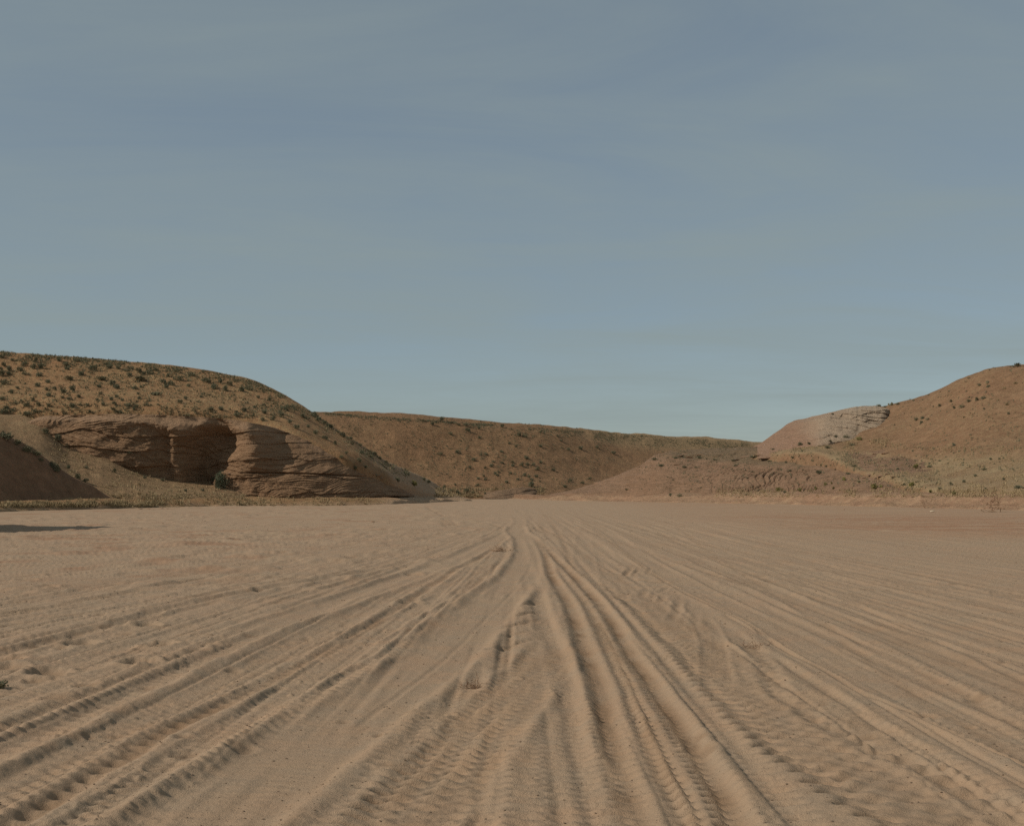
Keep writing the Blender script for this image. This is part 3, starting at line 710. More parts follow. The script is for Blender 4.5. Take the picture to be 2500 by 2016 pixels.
# --- pale outcrop on the shoulder of the right hill
pu2 = np.linspace(1850, 2236, 430)
otop = pchip([1850, 1868, 1898, 1924, 1946, 1989, 2028, 2093, 2138, 2190, 2215, 2236], [1090, 1081, 1061, 1042, 1027, 1017, 1008, 993, 990, 996, 1010, 1031])(pu2)
obot = pchip([1850, 1900, 1946, 2000, 2060, 2100, 2140, 2180, 2210, 2236], [1118, 1112, 1102, 1090, 1076, 1074, 1068, 1058, 1046, 1030])(pu2)
otop = otop + 1.6 * fbm2(pu2 / 14, pu2 * 0, 3, 181) * smooth(1915, 1960, pu2)
Yo = np.interp(pu2, [1850, 2000, 2236], [150, 147, 148.5])
def out_face(PU, T):
    lean = 9.0 * np.clip(T, 0, 1) ** 1.5 * smooth(2020, 1930, PU) + 6.0 * np.clip(T, 0, 1) ** 1.3 + 5 * smooth(.88, 1, T)
    rec = 1.4 * smooth(2000, 2090, PU) * (1 - smooth(2160, 2236, PU)) * smooth(.1, .4, T) * 0
    return Yo[None] + lean + rec + 9.0 * smooth(2150, 2236, PU)
def out_disp(X, Y, Z, PU, T):
    k = smooth(1920, 2060, PU)
    j = np.abs(vn2(X / 2.6, Z / 7.0, 185))
    return (-k * (0.30 * (strata(X, Z, 1.15, 0.04, 2.2, 182) - .4) * smooth(-.3, .3, fbm2(X / 5, Z / 2, 3, 184)) + 0.20 * (strata(X, Z, .6, -.06, 1.4, 186) - .4)) + k * 0.08 * np.exp(-(j / 0.06) ** 2)
            + 1.0 * k * fbm2(X / 4, Z / 2.5, 4, 188) + (1 - k) * (0.4 * fbm2(X / 5, Z / 3, 3, 189) - .35 * (strata(X, Z, .9, .25, .8, 190) - .4)) + 0.12 * fbm2(X / .6, Z / .5, 3, 191))
outc = wall('pale_outcrop', pu2, otop, obot, out_face, out_disp, M_pale, 130, 7.0, lambda X, Z, PU, T: smooth(1940, 2080, PU + 50 * fbm2(X / 3, Z / 3, 3, 193)) * 0.95)
tag(outc, 'pale grey sandstone outcrop on the shoulder of the right hill', 'rock outcrop')

# --- small dark layered outcrop at the foot of the far hill
pu3 = np.linspace(1180, 1325, 150)
Yo3 = np.interp(pu3, [1180, 1325], [191.0, 196.0]) - 2.5 * np.sin(np.clip((pu3 - 1180) / 145, 0, 1) * math.pi)
o3 = wall('foot_outcrop', pu3, pchip([1180, 1230, 1280, 1300, 1325], [1203, 1196, 1190, 1192, 1205])(pu3), pchip([1180, 1325], [1215, 1215])(pu3),
          lambda PU, T: np.repeat(Yo3[None], PU.shape[0], 0) + 3 * T, lambda X, Y, Z, PU, T: -0.22 * (strata(X, Z, .6, .2, 1.4, 201) - .4) + 1.2 * fbm2(X / 3, Z / 2, 3, 203), M_slick, 60, 5.0, lambda X, Z, PU, T: 0 * X + .3)
tag(o3, 'small dark layered outcrop at the foot of the far hill', 'rock outcrop')

# ------------------------------------------------------------------ placing things on the terrain
bpy.context.view_layer.update()
DG = bpy.context.evaluated_depsgraph_get()
TERR = [ground, left_hill, ramp, mound, far_hill, bank, slick, right_hill, cliff, outc, o3]
EYE = Vector((0, 0, CH))
def hit(px_, py_, objs=None):
    """the point of the terrain seen at a photo position"""
    d = Vector(((px_ - CX) / F, 1.0, -(py_ - HOR) / F)).normalized()
    best = None
    for o in objs or TERR:
        ok, p, n, _ = o.ray_cast(EYE, d, distance=2000.0, depsgraph=DG)
        if ok and (best is None or (p - EYE).length < best[1]):
            best = (p, (p - EYE).length, o, n)
    return best

def leaf_cloud(rng, n, rx, rz, leaf, lobes=7, up=0.35):
    """a shrub: small leaf faces in several clumps about a few stems"""
    V, Fc = [], []
    cs = [(rng.gauss(0, .42) * rx, rng.gauss(0, .42) * rx, rz * rng.uniform(.25, .75), rng.uniform(.35, .6)) for _ in range(lobes)]
    for k in range(n):
        cx_, cy_, cz_, cr_ = rng.choice(cs)
        while True:
            a, b, c = rng.uniform(-1, 1), rng.uniform(-1, 1), rng.uniform(-1, 1)
            if .15 < a * a + b * b + c * c < 1: break
        p = Vector((cx_ + a * cr_ * rx, cy_ + b * cr_ * rx, max(0.01, cz_ + c * cr_ * rz)))
        dirv = Vector((p.x * .9 + rng.gauss(0, .3), p.y * .9 + rng.gauss(0, .3), up + rng.random())).normalized()
        side = dirv.cross(Vector((rng.gauss(0, 1), rng.gauss(0, 1), rng.gauss(0, 1)))).normalized()
        L = leaf * rng.uniform(.6, 1.4); w = L * rng.uniform(.18, .34)
        i = len(V)
        V += [p - side * w * .4, p + dirv * L * .5 - side * w, p + dirv * L, p + dirv * L * .5 + side * w]
        Fc.append((i, i + 1, i + 2, i + 3))
    nleaf = len(V), len(Fc)
    for k in range(9):                                  # stems from the root to the clumps
        cx_, cy_, cz_, cr_ = cs[k % len(cs)]
        tip = Vector((cx_ * 1.1, cy_ * 1.1, cz_)); i = len(V); r = .02 * rx + .008
        V += [Vector((r, 0, -.15)), Vector((-r * .5, r, -.15)), Vector((-r * .5, -r, -.15)), tip]
        Fc += [(i, i + 1, i + 3), (i + 1, i + 2, i + 3), (i + 2, i, i + 3)]
    leaf_cloud.split = nleaf
    return V, Fc

def split_mesh(name, VF, mat):
    """whole shrub mesh, plus foliage and stem meshes for the shrubs that show them"""
    V, Fc = VF; nv, nf = leaf_cloud.split
    me = poly_mesh(name, V, Fc, mat)
    PARTS[me.name] = (poly_mesh('foliage', V[:nv], Fc[:nf], mat), poly_mesh('stem', V[nv:], [tuple(i - nv for i in f) for f in Fc[nf:]], M_twig))
    return me
PARTS = {}

sr = random.Random(21)
SAGE = [split_mesh('sagebrush', leaf_cloud(sr, 330, .5, .62, .15, 6 + k), M_sage) for k in range(5)]
RABBIT = [split_mesh('rabbitbrush', leaf_cloud(sr, 340, .5, .6, .17, 5 + k, .8), M_rabbit) for k in range(3)]
GREEN = [split_mesh('green_bush', leaf_cloud(sr, 1100, .5, .78, .085, 11, .3), M_green)]
def grass_mesh(rng, n=70):
    V, Fc = [], []
    for k in range(n):
        a = rng.uniform(0, 6.283); r = .3 * rng.random() ** .7
        b = Vector((r * math.cos(a), r * math.sin(a), -.04))
        tip = b + Vector((math.cos(a) * rng.uniform(.02, .22), math.sin(a) * rng.uniform(.02, .22), rng.uniform(.25, .55)))
        s = Vector((-math.sin(a), math.cos(a), 0)) * .012; i = len(V)
        V += [b - s, b + s, tip]; Fc.append((i, i + 1, i + 2))
    return V, Fc
DRY = [split_mesh('dry_shrub', leaf_cloud(sr, 260, .5, .55, .2, 6, .9), M_straw) for k in range(2)]

NAMES = {'s': 'sagebrush', 'r': 'rabbitbrush', 'g': 'green_bush', 'd': 'dry_shrub'}
CATS = {'s': 'shrub', 'r': 'shrub', 'g': 'bush', 'd': 'shrub'}
POOL = {'s': SAGE, 'r': RABBIT, 'g': GREEN, 'd': DRY}
placed = []
def shrub(px_, py_, wpx, kind, label, group=None, flat=1.0, objs=None):
    h = hit(px_, py_, objs)
    if h is None: return None
    p = h[0]
    ppm = F / p.y
    s = wpx / ppm * (0.74 if kind != 'g' else 1.0)
    me = sr.choice(POOL[kind])
    o = bpy.data.objects.new(NAMES[kind], None if group is None else me)
    COL.objects.link(o)
    if group is None:
        for nm, pm in zip(('foliage', 'stem'), PARTS[me.name]):
            c = bpy.data.objects.new(nm, pm); COL.objects.link(c); c.parent = o
    o.location = p - Vector((0, 0, .03 * s))
    o.scale = (s * sr.uniform(.85, 1.15), s * sr.uniform(.85, 1.15), s * flat * sr.uniform(.8, 1.15))
    o.rotation_euler = (0, 0, sr.uniform(0, 6.283))
    tag(o, label, CATS[kind], group)
    placed.append(o)
    return o

Z1 = lambda x, y: (x * .3251, 800 + y * .3251)
Z2 = lambda x, y: (500 + x * .3251, 900 + y * .3251)
Z3 = lambda x, y: (1000 + x * .418, 950 + y * .418)
Z4 = lambda x, y: (1800 + x * .3251, 850 + y * .3251)
def many(zf, pts, w, kind, label, group, flat=1.0):
    for q in pts:
        a, b = zf(q[0], q[1])
        shrub(a, b + w * .25, (q[2] * .3251 if len(q) > 2 else w * sr.uniform(.75, 1.3)), kind, label, group, flat)

# singled-out shrubs
def one(zf, x, y, w, kind, label, flat=1.0):
    a, b = zf(x, y); shrub(a, b, w, kind, label, None, flat)
one(Z1, 1665, 1205, 44, 'g', 'round dark green bush growing against the foot of the cliff')
one(Z1, 1600, 1152, 14, 'g', 'small green bush just above the round bush at the cliff foot')
one(Z1, 420, 1080, 42, 's', 'big grey-green shrub on the crest of the shaded mound')
one(Z1, 510, 1060, 18, 's', 'small shrub next to the biggest shrub on the mound crest')
one(Z1, 40, 840, 40, 's', 'dark shrub at the left frame edge on top of the shaded mound')
one(Z1, 270, 960, 30, 's', 'pale grey shrub halfway down the crest of the shaded mound')
one(Z1, 970, 945, 12, 's', 'tiny dark shrub in the shaded cliff face left of the alcove', )
one(Z1, 525, 392, 34, 's', 'long low dark shrub patch at the left of the upper hillside', .6)
one(Z1, 755, 392, 40, 's', 'long dark shrub mat high on the left hillside', .5)
one(Z1, 1050, 395, 46, 's', 'broad dark shrub mat near the middle of the upper hillside', .5)
one(Z1, 1165, 508, 46, 's', 'broad olive shrub mat midway between skyline and cliff rim', .45)
one(Z1, 530, 600, 28, 's', 'largest sagebrush just above the left part of the cliff rim')
one(Z1, 205, 665, 24, 's', 'dark sagebrush at the left end of the cliff rim')
one(Z1, 20, 650, 30, 's', 'dark sagebrush at the frame edge level with the cliff rim')
one(Z1, 1400, 664, 17, 's', 'dark sagebrush on the rim above the alcove')
one(Z1, 340, 800, 26, 's', 'dark shrub wedged under the left end of the cliff')
one(Z1, 430, 845, 24, 's', 'dark shrub in the crack below the cliff, second from its left end')
one(Z2, 1450, 850, 26, 's', 'dark shrub low on the nose of the left hill, beside the last rocks')
one(Z2, 1570, 880, 22, 'r', 'yellow-green bush on the sandy toe of the left hill')
one(Z2, 830, 365, 24, 's', 'large dark shrub on the skyline where the hills meet')
one(Z3, 708, 572, 28, 's', 'dark bush above the small outcrop at the far end of the wash')
one(Z4, 310, 1075, 20, 'r', 'yellow bush at the foot of the swirled slickrock')
one(Z4, 350, 1088, 14, 's', 'dark low shrub touching the yellow bush below the slickrock')
one(Z4, 1030, 1052, 32, 'r', 'wide yellow-green bush on the grassy foot of the right hill', .7)
one(Z4, 620, 942, 28, 's', 'wide dark shrub on the slickrock bench above the swirled face', .6)
one(Z4, 1310, 1040, 18, 'r', 'yellow bush in the middle of the straw-coloured slope')
one(Z4, 1340, 900, 17, 'r', 'yellow bush where the slickrock meets the right hill')
one(Z4, 1450, 1085, 16, 'r', 'brownish yellow bush low on the right bank, nearer the slickrock')
one(Z4, 1630, 1100, 18, 'r', 'yellow bush low on the right bank, nearer the frame edge')
one(Z4, 1160, 428, 14, 'r', 'yellow bush on top of the pale outcrop')
one(Z4, 1062, 438, 16, 's', 'dark shrub on top of the pale outcrop, beside the yellow bush', .6)
one(Z4, 915, 690, 18, 'r', 'yellow bush below the pale outcrop')
one(Z4, 2110, 1052, 36, 's', 'spreading grey shrub at the right frame edge above the bank', .5)
one(Z4, 2100, 138, 34, 's', 'dark shrub mat on the top of the right hill at the frame edge', .5)
one(Z4, 1855, 915, 14, 's', 'dark shrub alone on the straw slope below the right hillside')
one(Z4, 120, 825, 34, 's', 'long dark shrub line on the back of the slickrock bench', .4)
one(Z3, 1520, 625, 14, 's', 'dark shrub at the foot of the slickrock ridge, left of its pair')
one(Z3, 1577, 627, 13, 's', 'dark shrub at the foot of the slickrock ridge, right of its pair')

# the hillside populations
up_left = [(20, 215), (95, 235), (35, 275), (180, 275), (270, 245), (300, 290), (245, 295), (150, 312), (75, 310), (10, 305), (190, 340), (300, 352), (55, 340), (10, 348), (600, 345), (690, 305), (815, 290), (890, 297), (940, 312), (490, 275), (510, 302), (440, 240), (585, 243), (40, 410), (355, 400), (290, 428), (135, 445), (80, 478), (415, 455), (345, 455), (480, 478), (555, 462)]
low_left = [(360, 505), (590, 512), (470, 520), (250, 540), (285, 572), (360, 580), (600, 572), (655, 577), (725, 532), (760, 490), (770, 572), (740, 435), (520, 530), (45, 595), (100, 610), (270, 625), (670, 622), (205, 580), (160, 545), (20, 530), (110, 560)]
mid_up = [(870, 447), (840, 412), (1060, 435), (1010, 450), (965, 350), (1085, 340), (1170, 310), (1265, 355), (1340, 380), (1235, 410), (1420, 430), (1530, 390), (1600, 445), (1690, 460), (1815, 465), (980, 300), (1050, 320), (1120, 335), (1330, 320), (1450, 350), (1560, 400), (1650, 400), (1730, 420), (1290, 420), (1240, 440)]
mid_low = [(1390, 530), (1350, 555), (1510, 515), (1040, 492), (1045, 525), (845, 535), (915, 540), (875, 515), (865, 572), (955, 580), (1015, 592), (1110, 577), (1190, 573), (855, 615), (1590, 610), (1660, 608), (1780, 655), (1000, 610), (900, 632)]
flank = [(40, 300), (120, 300), (300, 305), (240, 318), (450, 270), (380, 285), (600, 295), (560, 320), (440, 325), (365, 345), (510, 372), (570, 345), (630, 395), (730, 350), (760, 365), (900, 400), (910, 520), (400, 210), (480, 225), (70, 130), (160, 155), (275, 155), (330, 150), (1000, 470), (1040, 500), (950, 430), (850, 380), (690, 440), (780, 430), (430, 380), (830, 480)]
flank_low = [(1095, 520), (1170, 570), (1275, 635), (1180, 630), (1245, 655), (1025, 660), (1060, 630), (1165, 690), (1210, 735), (1130, 745), (1290, 800), (1320, 670), (1360, 700), (1110, 560), (980, 560), (1650, 830), (1800, 885), (1900, 930)]
many(Z1, up_left, 20, 's', 'grey-green sagebrush on the upper left hillside below the skyline', 'sagebrush on the upper left hillside')
many(Z1, low_left, 17, 's', 'dark sagebrush on the slope above the left half of the cliff rim', 'sagebrush above the left half of the cliff')
many(Z1, mid_up, 19, 's', 'olive sagebrush under the bending skyline of the left hill', 'sagebrush under the bending skyline')
many(Z1, mid_low, 14, 's', 'small sagebrush on the slope above the alcove', 'small sagebrush above the alcove')
many(Z2, flank, 17, 's', 'sagebrush on the steep right flank of the left hill', 'sagebrush on the flank of the left hill')
many(Z2, flank_low, 14, 's', 'sagebrush low on the sandy nose of the left hill', 'sagebrush on the nose of the left hill')
many(Z1, [(120, 860), (200, 915), (310, 985), (390, 1015), (590, 1120), (640, 1140)], 24, 's', 'shrub along the crest of the shaded mound', 'shrubs on the mound crest')
many(Z1, [(500, 885), (650, 1045), (860, 1075), (1230, 1140), (1400, 1220), (1520, 1215), (1080, 1120)], 16, 's', 'small shrub on the grassy ramp below the cliff', 'shrubs on the ramp')
far_up = [(80, 178), (190, 175), (130, 200), (290, 205), (330, 207), (240, 260), (345, 240), (400, 225), (410, 280), (620, 330), (585, 312), (640, 265), (670, 270), (765, 330), (765, 245), (885, 297), (865, 270), (930, 350), (1000, 345), (1095, 335), (1190, 370), (540, 215), (700, 230)]
far_mid = [(180, 375), (280, 367), (370, 410), (355, 455), (415, 377), (445, 378), (490, 420), (535, 362), (540, 427), (605, 425), (605, 445), (680, 400), (655, 440), (690, 435), (720, 440), (765, 425), (840, 470), (745, 465), (500, 490), (520, 480), (515, 500), (440, 455), (480, 447), (590, 487), (670, 500), (695, 510), (740, 507), (710, 525), (760, 535), (630, 522), (570, 540)]
far_low = [(910, 567), (1010, 545), (940, 530), (1050, 520), (440, 525), (400, 520), (435, 505), (395, 560), (265, 555), (200, 575), (290, 610), (440, 605), (370, 600), (110, 540), (330, 590), (240, 590)]
many(Z3, far_up, 14, 's', 'small sagebrush high on the far hillside', 'sagebrush high on the far hill')
many(Z3, far_mid, 13, 's', 'small sagebrush with a long shadow in the middle of the far hillside', 'sagebrush in the middle of the far hill')
many(Z3, far_low, 12, 's', 'small sagebrush near the bottom of the far hillside', 'sagebrush at the bottom of the far hill')
many(Z3, [(1470, 440), (1430, 405), (1600, 450), (1675, 450), (1890, 410), (2010, 390), (2120, 345), (1900, 440), (1780, 405), (1270, 580), (1970, 608), (1700, 395), (1560, 395)], 16, 's', 'low shrub on the bench of the slickrock ridge', 'shrubs on the slickrock bench', .6)
many(Z4, [(740, 655), (820, 660), (860, 720), (700, 690), (470, 718), (680, 740), (540, 710), (420, 815), (570, 840), (370, 848), (240, 840)], 15, 's', 'dark low shrub on the bench below the pale outcrop', 'shrubs below the pale outcrop', .7)
many(Z4, [(330, 900), (390, 912), (630, 870), (670, 880), (880, 880), (830, 938), (905, 1000), (1205, 900), (1445, 858), (1520, 838), (1450, 885)], 13, 's', 'small shrub on the rocky slope below the right hill', 'shrubs on the rocky slope', .7)
many(Z4, [(800, 985), (660, 1020), (720, 1048), (590, 1052), (470, 1065), (710, 1010)], 13, 'r', 'small yellow bush beside the foot of the slickrock', 'yellow bushes at the slickrock foot')
many(Z4, [(1350, 1000), (1605, 1018), (1865, 1050), (1520, 1050), (1970, 827), (1905, 830), (1785, 955), (1250, 1022), (1700, 1000), (2000, 980)], 11, 's', 'small dark shrub on the straw-coloured foot of the right hill', 'shrubs on the straw slope')
many(Z4, [(1815, 275), (1875, 255), (1880, 285), (1605, 395), (1740, 365), (1800, 383), (1850, 373), (1740, 395), (1630, 445), (1690, 438), (1520, 430), (1855, 450), (1340, 535), (1385, 525), (1380, 555), (1430, 530), (1625, 725), (2035, 488)], 12, 's', 'small dark shrub on the bare red face of the right hill', 'shrubs on the right hillside')
many(Z4, [(1960, 385), (2025, 420), (1700, 515), (2005, 298), (2090, 260), (1875, 262)], 10, 'd', 'small straw-coloured shrub on the bare red face of the right hill', 'straw shrubs on the right hillside')
many(Z4, [(1110, 436), (1205, 416), (1320, 388), (720, 492), (1590, 318), (1895, 158), (2050, 134), (1440, 345), (1740, 220)], 10, 's', 'small shrub on the skyline of the right hill', 'shrubs on the right skyline', .7)

# countless small scrub and grass: stuff
def tufts(name, polys, n, size, mat, label, rng, objs, blades=6, squat=1.0):
    V, Fc = [], []
    for k in range(n):
        for _ in range(8):
            pl = rng.choice(polys)
            a, b = pl(rng)
            if fbm2(np.array([a / 38.]), np.array([b / 16.]), 2, 27)[0] < rng.uniform(-.45, .25): continue
            h = hit(a, b, None)
            if h and h[2] in objs: break
        else: continue
        p = h[0]; s = size * rng.uniform(.6, 1.4)
        for j in range(blades):
            t = rng.uniform(0, 6.283); r = rng.random() * .35 * s
            b0 = p + Vector((r * math.cos(t), r * math.sin(t), -.05))
            tip = b0 + Vector((math.cos(t) * rng.uniform(.05, .4) * s, math.sin(t) * rng.uniform(.05, .4) * s, rng.uniform(.35, .9) * s * squat))
            sd = Vector((-math.sin(t), math.cos(t), 0)) * (.10 * s)
            i = len(V); V += [b0 - sd, b0 + sd, tip]; Fc.append((i, i + 1, i + 2))
    me = poly_mesh(name, V, Fc, mat)
    o = bpy.data.objects.new(name, me); COL.objects.link(o)
    return tag(o, label, 'grass', kind='stuff')
gr = random.Random(31)
sky_left = pchip([0, 260, 455, 569, 618, 650, 700, 728, 760, 838, 949, 1046], [857, 877, 898, 917, 930, 943, 969, 986, 1004, 1059, 1124, 1173])
def near_crest(rng):
    a = rng.uniform(0, 1000); return a, float(sky_left(a)) + 1 + abs(rng.gauss(0, 1)) * 12
def hill_band(rng):
    a = rng.uniform(0, 720); t = float(sky_left(a)); return a, rng.uniform(t + 4, 1020)
def far_crest(rng):
    a = rng.uniform(765, 1850); return a, 1004 + (a - 760) * .0705 + 1.5 + abs(rng.gauss(0, 1)) * (4 if a < 1250 else 14)
tufts('hillside_scrub', [near_crest, hill_band], 4000, .28, M_sage, 'fine grey-green scrub covering the crest of the left hill', gr, (left_hill,), 9)
tufts('far_hill_scrub', [far_crest, lambda r: (r.uniform(800, 1500), r.uniform(1020, 1200))], 3600, .30, M_sage, 'fine scrub along the skyline of the far hill', gr, (far_hill,), 8)
tufts('hillside_grass', [hill_band, hill_band, near_crest], 1500, .28, M_straw, 'dry straw-coloured grass on the left hillside', gr, (left_hill,), 7)
tufts('bank_grass', [lambda r: (r.uniform(180, 900), r.uniform(1206, 1236)), lambda r: (r.uniform(120, 560), r.uniform(1070, 1215)), lambda r: (r.uniform(0, 400), r.uniform(1226, 1238))], 2600, .28, M_straw,
      'dry yellow grass along the left bank and ramp', gr, (left_hill, ramp), 7)
tufts('far_bank_grass', [lambda r: (r.uniform(1060, 1330), r.uniform(1192, 1214))], 500, .4, M_straw, 'pale grass strip at the foot of the far hill', gr, (far_hill, left_hill), 7)
tufts('right_hill_scrub', [lambda r: (r.uniform(1900, 2500), r.uniform(890, 1150)), lambda r: (r.uniform(1560, 2300), r.uniform(1090, 1200))], 1500, .26, M_sage, 'fine dull scrub sprinkled over the right hill', gr, (right_hill, slick), 7)
tufts('right_bank_grass', [lambda r: (r.uniform(1750, 2500), r.uniform(1196, 1214)), lambda r: (r.uniform(2050, 2500), r.uniform(1090, 1205)), lambda r: (r.uniform(1860, 2200), r.uniform(1070, 1098))], 2600, .26, M_straw,
      'pale dry grass on the bank and foot of the right hill', gr, (bank, right_hill, slick), 7)

# ------------------------------------------------------------------ loose stones
def stone_mesh(rng, sub=2, flat=.6):
    import bmesh
    bm = bmesh.new(); bmesh.ops.create_icosphere(bm, subdivisions=sub, radius=.5)
    cuts = [(Vector((rng.gauss(0, 1), rng.gauss(0, 1), rng.gauss(0, 1))).normalized(), rng.uniform(.26, .42)) for _ in range(9)]
    for v in bm.verts:
        for n, d in cuts:
            e = v.co.dot(n) - d
            if e > 0: v.co -= n * e
        v.co *= 1 + rng.uniform(-.04, .04); v.co.z *= flat
    me = bpy.data.meshes.new('stone'); bm.to_mesh(me); bm.free(); me.materials.append(M_stone); return me
STONES = [stone_mesh(sr, 2, f) for f in (.7, .5, .35, .6)]
M_white = mat_plain('pale_stone', (0.62, 0.52, 0.38), (0.50, 0.42, 0.30))
WHITE = stone_mesh(sr, 2, .5); WHITE.materials[0] = M_white
def stone(px_, py_, wpx, label, group=None, mesh=None, name='stone', zs=1.0, xs=1.0):
    h = hit(px_, py_)
    if not h: return
    s = wpx * h[0].y / F
    o = bpy.data.objects.new(name, mesh or sr.choice(STONES)); COL.objects.link(o)
    o.location = h[0] + Vector((0, 0, s * .08 * zs)); o.scale = (s * xs, s, s * zs); o.rotation_euler = (sr.uniform(-.2, .2), sr.uniform(-.2, .2), sr.uniform(-.4, .4))
    return tag(o, label, 'rock', group)
stone(910, 1274, 10, 'rounded fist-sized stone lying alone on the far sand')
stone(2276, 1249, 13, 'pale cream stone on the red bank', mesh=WHITE, zs=.7)
stone(326, 1276, 4, 'small stone beyond the long shadow on the left sand')
stone(425, 1281, 4, 'small stone to the right of the long shadow')
stone(2060, 1244, 6, 'small dark stone at the foot of the red bank')
for (a, b, w) in [(930, 825, 12), (1035, 796, 13), (1110, 790, 16), (985, 815, 10)]:
    stone(*Z4(a, b), w, 'flat slab on the pink knobs below the right hill', 'slabs on the pink knobs', zs=.6, xs=1.4)
for (a, b, w) in [(960, 972, 14), (1000, 950, 16), (1080, 958, 18), (1130, 942, 16), (1175, 966, 14), (1045, 972, 12)]:
    stone(*Z4(a, b), w, 'thin dark-edged slab on the rocky slope below the right hill', 'slabs on the rocky slope', zs=.45, xs=1.5)
for (a, b, w) in [(2035, 492, 8), (1860, 452, 8), (1380, 560, 8), (1640, 470, 5), (1800, 510, 6), (1705, 300, 6), (1875, 250, 6)]:
    stone(*Z4(a, b), w, 'loose rock on the bare red face of the right hill', 'loose rocks on the right hill')
for (a, b, w) in [(1290, 800, 10), (1310, 806, 9), (1265, 795, 8), (1240, 782, 7), (1330, 820, 8)]:
    stone(*Z2(a, b), w, 'dark rock at the tip of the cliff', 'rocks at the cliff tip')
for (a, b, w) in [(1640, 1095, 12), (1580, 1110, 9), (1720, 1095, 9)]:
    stone(*Z1(a, b), w, 'fallen block on the sand inside the alcove', 'fallen blocks in the alcove')
for (a, b, w) in [(1575, 390, 16), (1640, 400, 20), (1700, 385, 18), (1610, 380, 14), (1560, 440, 14), (1600, 450, 12), (1960, 395, 20), (2040, 388, 22), (1900, 412, 16)]:
    stone(*Z3(a, b), w * .8, 'flat weathered slab on the slickrock bench', 'slabs on the slickrock bench', zs=.4, xs=1.6)
for (a, b, w) in [(1475, 184, 9), (1560, 182, 8), (1620, 190, 6), (1700, 178, 8), (1770, 180, 7)]:
    stone(a * .2322, 1200 + b * .2322, w, 'broken pale clod along the foot of the left bank', 'clods along the left bank', zs=.5, xs=1.5)
for (a, b, w) in [(785, 180, 5), (980, 143, 8), (800, 128, 7), (1775, 150, 9), (1720, 175, 8), (1900, 150, 7), (1945, 268, 6), (1810, 184, 6)]:
    stone(2000 + a * .2322, 1180 + b * .2322, w, 'small stone on the red bank at the right', 'stones on the red bank', zs=.5)

# pebbles and crumbs strewn over the sand: stuff
pr = np.random.default_rng(3)
ico = np.array([[0, 0, 1], [.894, 0, .447], [.276, .851, .447], [-.724, .526, .447], [-.724, -.526, .447], [.276, -.851, .447], [.1, 0, -.5]])
icf = [(0, 1, 2), (0, 2, 3), (0, 3, 4), (0, 4, 5), (0, 5, 1), (1, 6, 2), (2, 6, 3), (3, 6, 4), (4, 6, 5), (5, 6, 1)]
NP = 9000
ppy = HOR + 75 + 770 * pr.random(NP) ** 1.25
ppx = pr.uniform(-150, 2650, NP)
keep = (fbm2(ppx / 170, ppy / 55, 3, 211) + 0.25 * (ppx < 1100)) > pr.uniform(-.5, .5, NP)
ppx, ppy = ppx[keep], ppy[keep]
Yp = CH * F / (ppy - HOR); Xp = (ppx - CX) * Yp / F
ii = np.clip(np.searchsorted(Yr, Yp) - 1, 0, len(Yr) - 2)
jj = np.clip(np.searchsorted(u, Xp / wY[ii]), 0, len(u) - 1)
Zp = H[ii, jj]
sz = (0.0028 + 0.006 * pr.random(len(Xp)) ** 6) * (0.6 + Yp / 16.0)
PV = (ico[None] * (1 + pr.uniform(-.3, .3, (len(Xp), 7, 3)))) * sz[:, None, None]
PV[..., 2] *= .75
PV = PV + np.stack([Xp, Yp, Zp], -1)[:, None, :]
faces = (np.array(icf)[None] + (np.arange(len(Xp)) * 7)[:, None, None]).reshape(-1, 3)
me = bpy.data.meshes.new('pebbles'); me.from_pydata(PV.reshape(-1, 3).tolist(), [], faces.tolist()); me.update(); me.materials.append(M_clod)
o = bpy.data.objects.new('pebbles', me); COL.objects.link(o)
tag(o, 'small dark pebbles and crumbs strewn over the sand', 'gravel', kind='stuff')

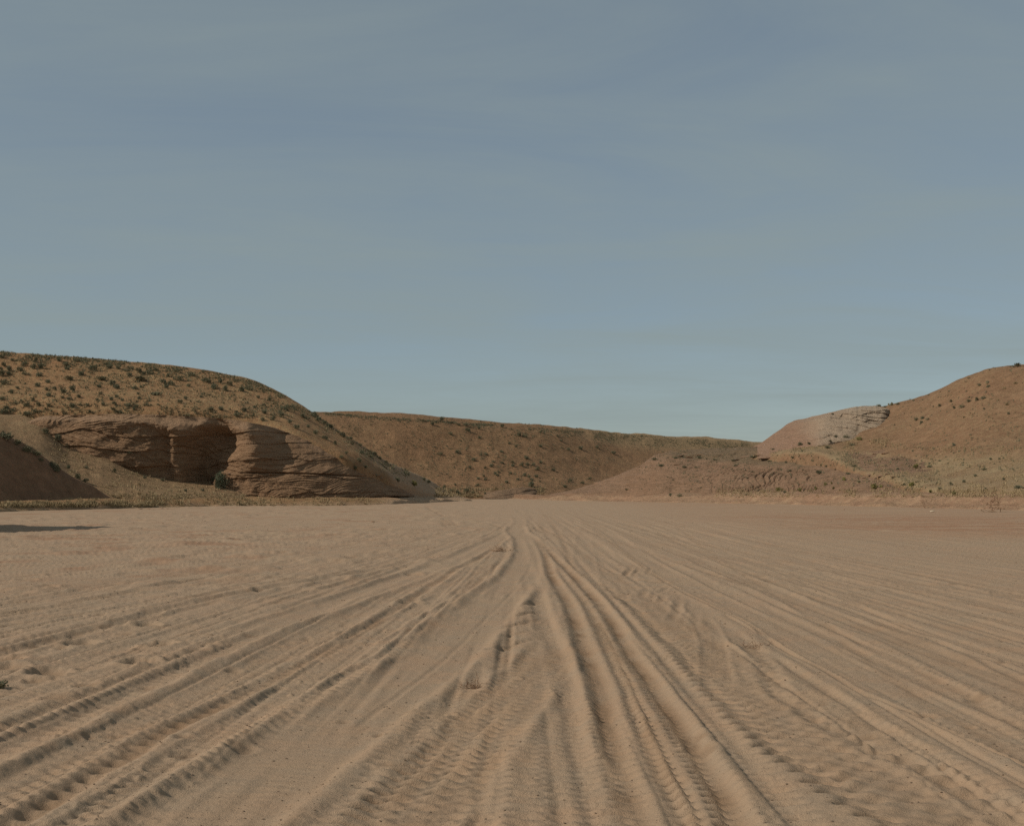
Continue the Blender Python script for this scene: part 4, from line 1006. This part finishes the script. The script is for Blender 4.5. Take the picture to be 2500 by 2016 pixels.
# ------------------------------------------------------------------ dry tumbleweed scraps and twigs
def twig_mesh(rng, n, rad, hgt, thick):
    V, Fc = [], []
    for k in range(n):
        p = Vector((rng.gauss(0, .45) * rad, rng.gauss(0, .45) * rad, abs(rng.gauss(.35, .3)) * hgt))
        d = Vector((rng.gauss(0, 1), rng.gauss(0, 1), rng.gauss(0, .6))).normalized()
        for s in range(3):
            L = rad * rng.uniform(.15, .4)
            q = p + d * L
            if q.z < .004: q.z = .004
            sd = d.cross(Vector((0, 0, 1))); sd = sd.normalized() * thick if sd.length > .01 else Vector((thick, 0, 0))
            upv = Vector((0, 0, thick))
            i = len(V); V += [p - sd, p + sd, p + upv, q - sd * .7, q + sd * .7, q + upv * .7]
            Fc += [(i, i + 1, i + 4, i + 3), (i + 1, i + 2, i + 5, i + 4), (i + 2, i, i + 3, i + 5)]
            p = q; d = (d + Vector((rng.gauss(0, .6), rng.gauss(0, .6), rng.gauss(0, .5)))).normalized()
    return poly_mesh('tumbleweed', V, Fc, M_twig)
def weed(px_, py_, mesh, label, name='tumbleweed', cat='dry plant'):
    h = hit(px_, py_)
    o = bpy.data.objects.new(name, mesh); COL.objects.link(o); o.location = h[0]
    o.rotation_euler = (0, 0, sr.uniform(0, 6)); return tag(o, label, cat)
weed(1152, 1680, twig_mesh(sr, 70, .09, .035, .0018), 'crushed reddish tumbleweed between the tracks in the near sand')
weed(1218, 1346, twig_mesh(sr, 70, .17, .09, .004), 'small reddish tumbleweed inside the bend of the smooth track')
weed(1845, 1582, twig_mesh(sr, 36, .14, .03, .002), 'flattened reddish weed scrap beside the lug-marked track')
shrub(4, 1680, 62, 's', 'dark clump cut off by the left frame edge in the near sand', None, .7, [ground])
weed(2427, 1250, twig_mesh(sr, 40, .8, 1.1, .018), 'bare twiggy shrub on the red bank near the right edge')
weed(2265, 1240, twig_mesh(sr, 24, .7, .7, .014), 'sparse dry twigs behind the pale stone on the red bank')

# ------------------------------------------------------------------ unseen stand-in rock, added and shaped to cast the long shadow at left
def stand_in_mesh():
    import bmesh
    bm = bmesh.new(); bmesh.ops.create_icosphere(bm, subdivisions=5, radius=1.0)
    for v in bm.verts:
        c = v.co
        c.z *= 5.6
        tp = 1.0 - .35 * max(0.0, c.z / 5.6)
        c.x *= 2.5 * tp; c.y *= 6.0 * tp
        n = fbm2(np.array([c.x / 1.3]), np.array([c.y / 1.3 + c.z * .9]), 4, 221)[0]
        st = (c.z / .5) % 1.0
        f = 1 + .14 * n + .04 * (st ** 2)
        c.x *= f; c.y *= f
        c.z = max(c.z, -.4)
    me = bpy.data.meshes.new('shadow_stand_in'); bm.to_mesh(me); bm.free(); me.materials.append(M_cliff)
    me.polygons.foreach_set('use_smooth', np.ones(len(me.polygons), bool))
    return me
o = bpy.data.objects.new('shadow_stand_in', stand_in_mesh()); COL.objects.link(o)
o.location = (-21.5, 43.2, -.1)
tag(o, 'unseen stand-in rock added beyond the left frame edge to cast the long shadow', 'boulder')
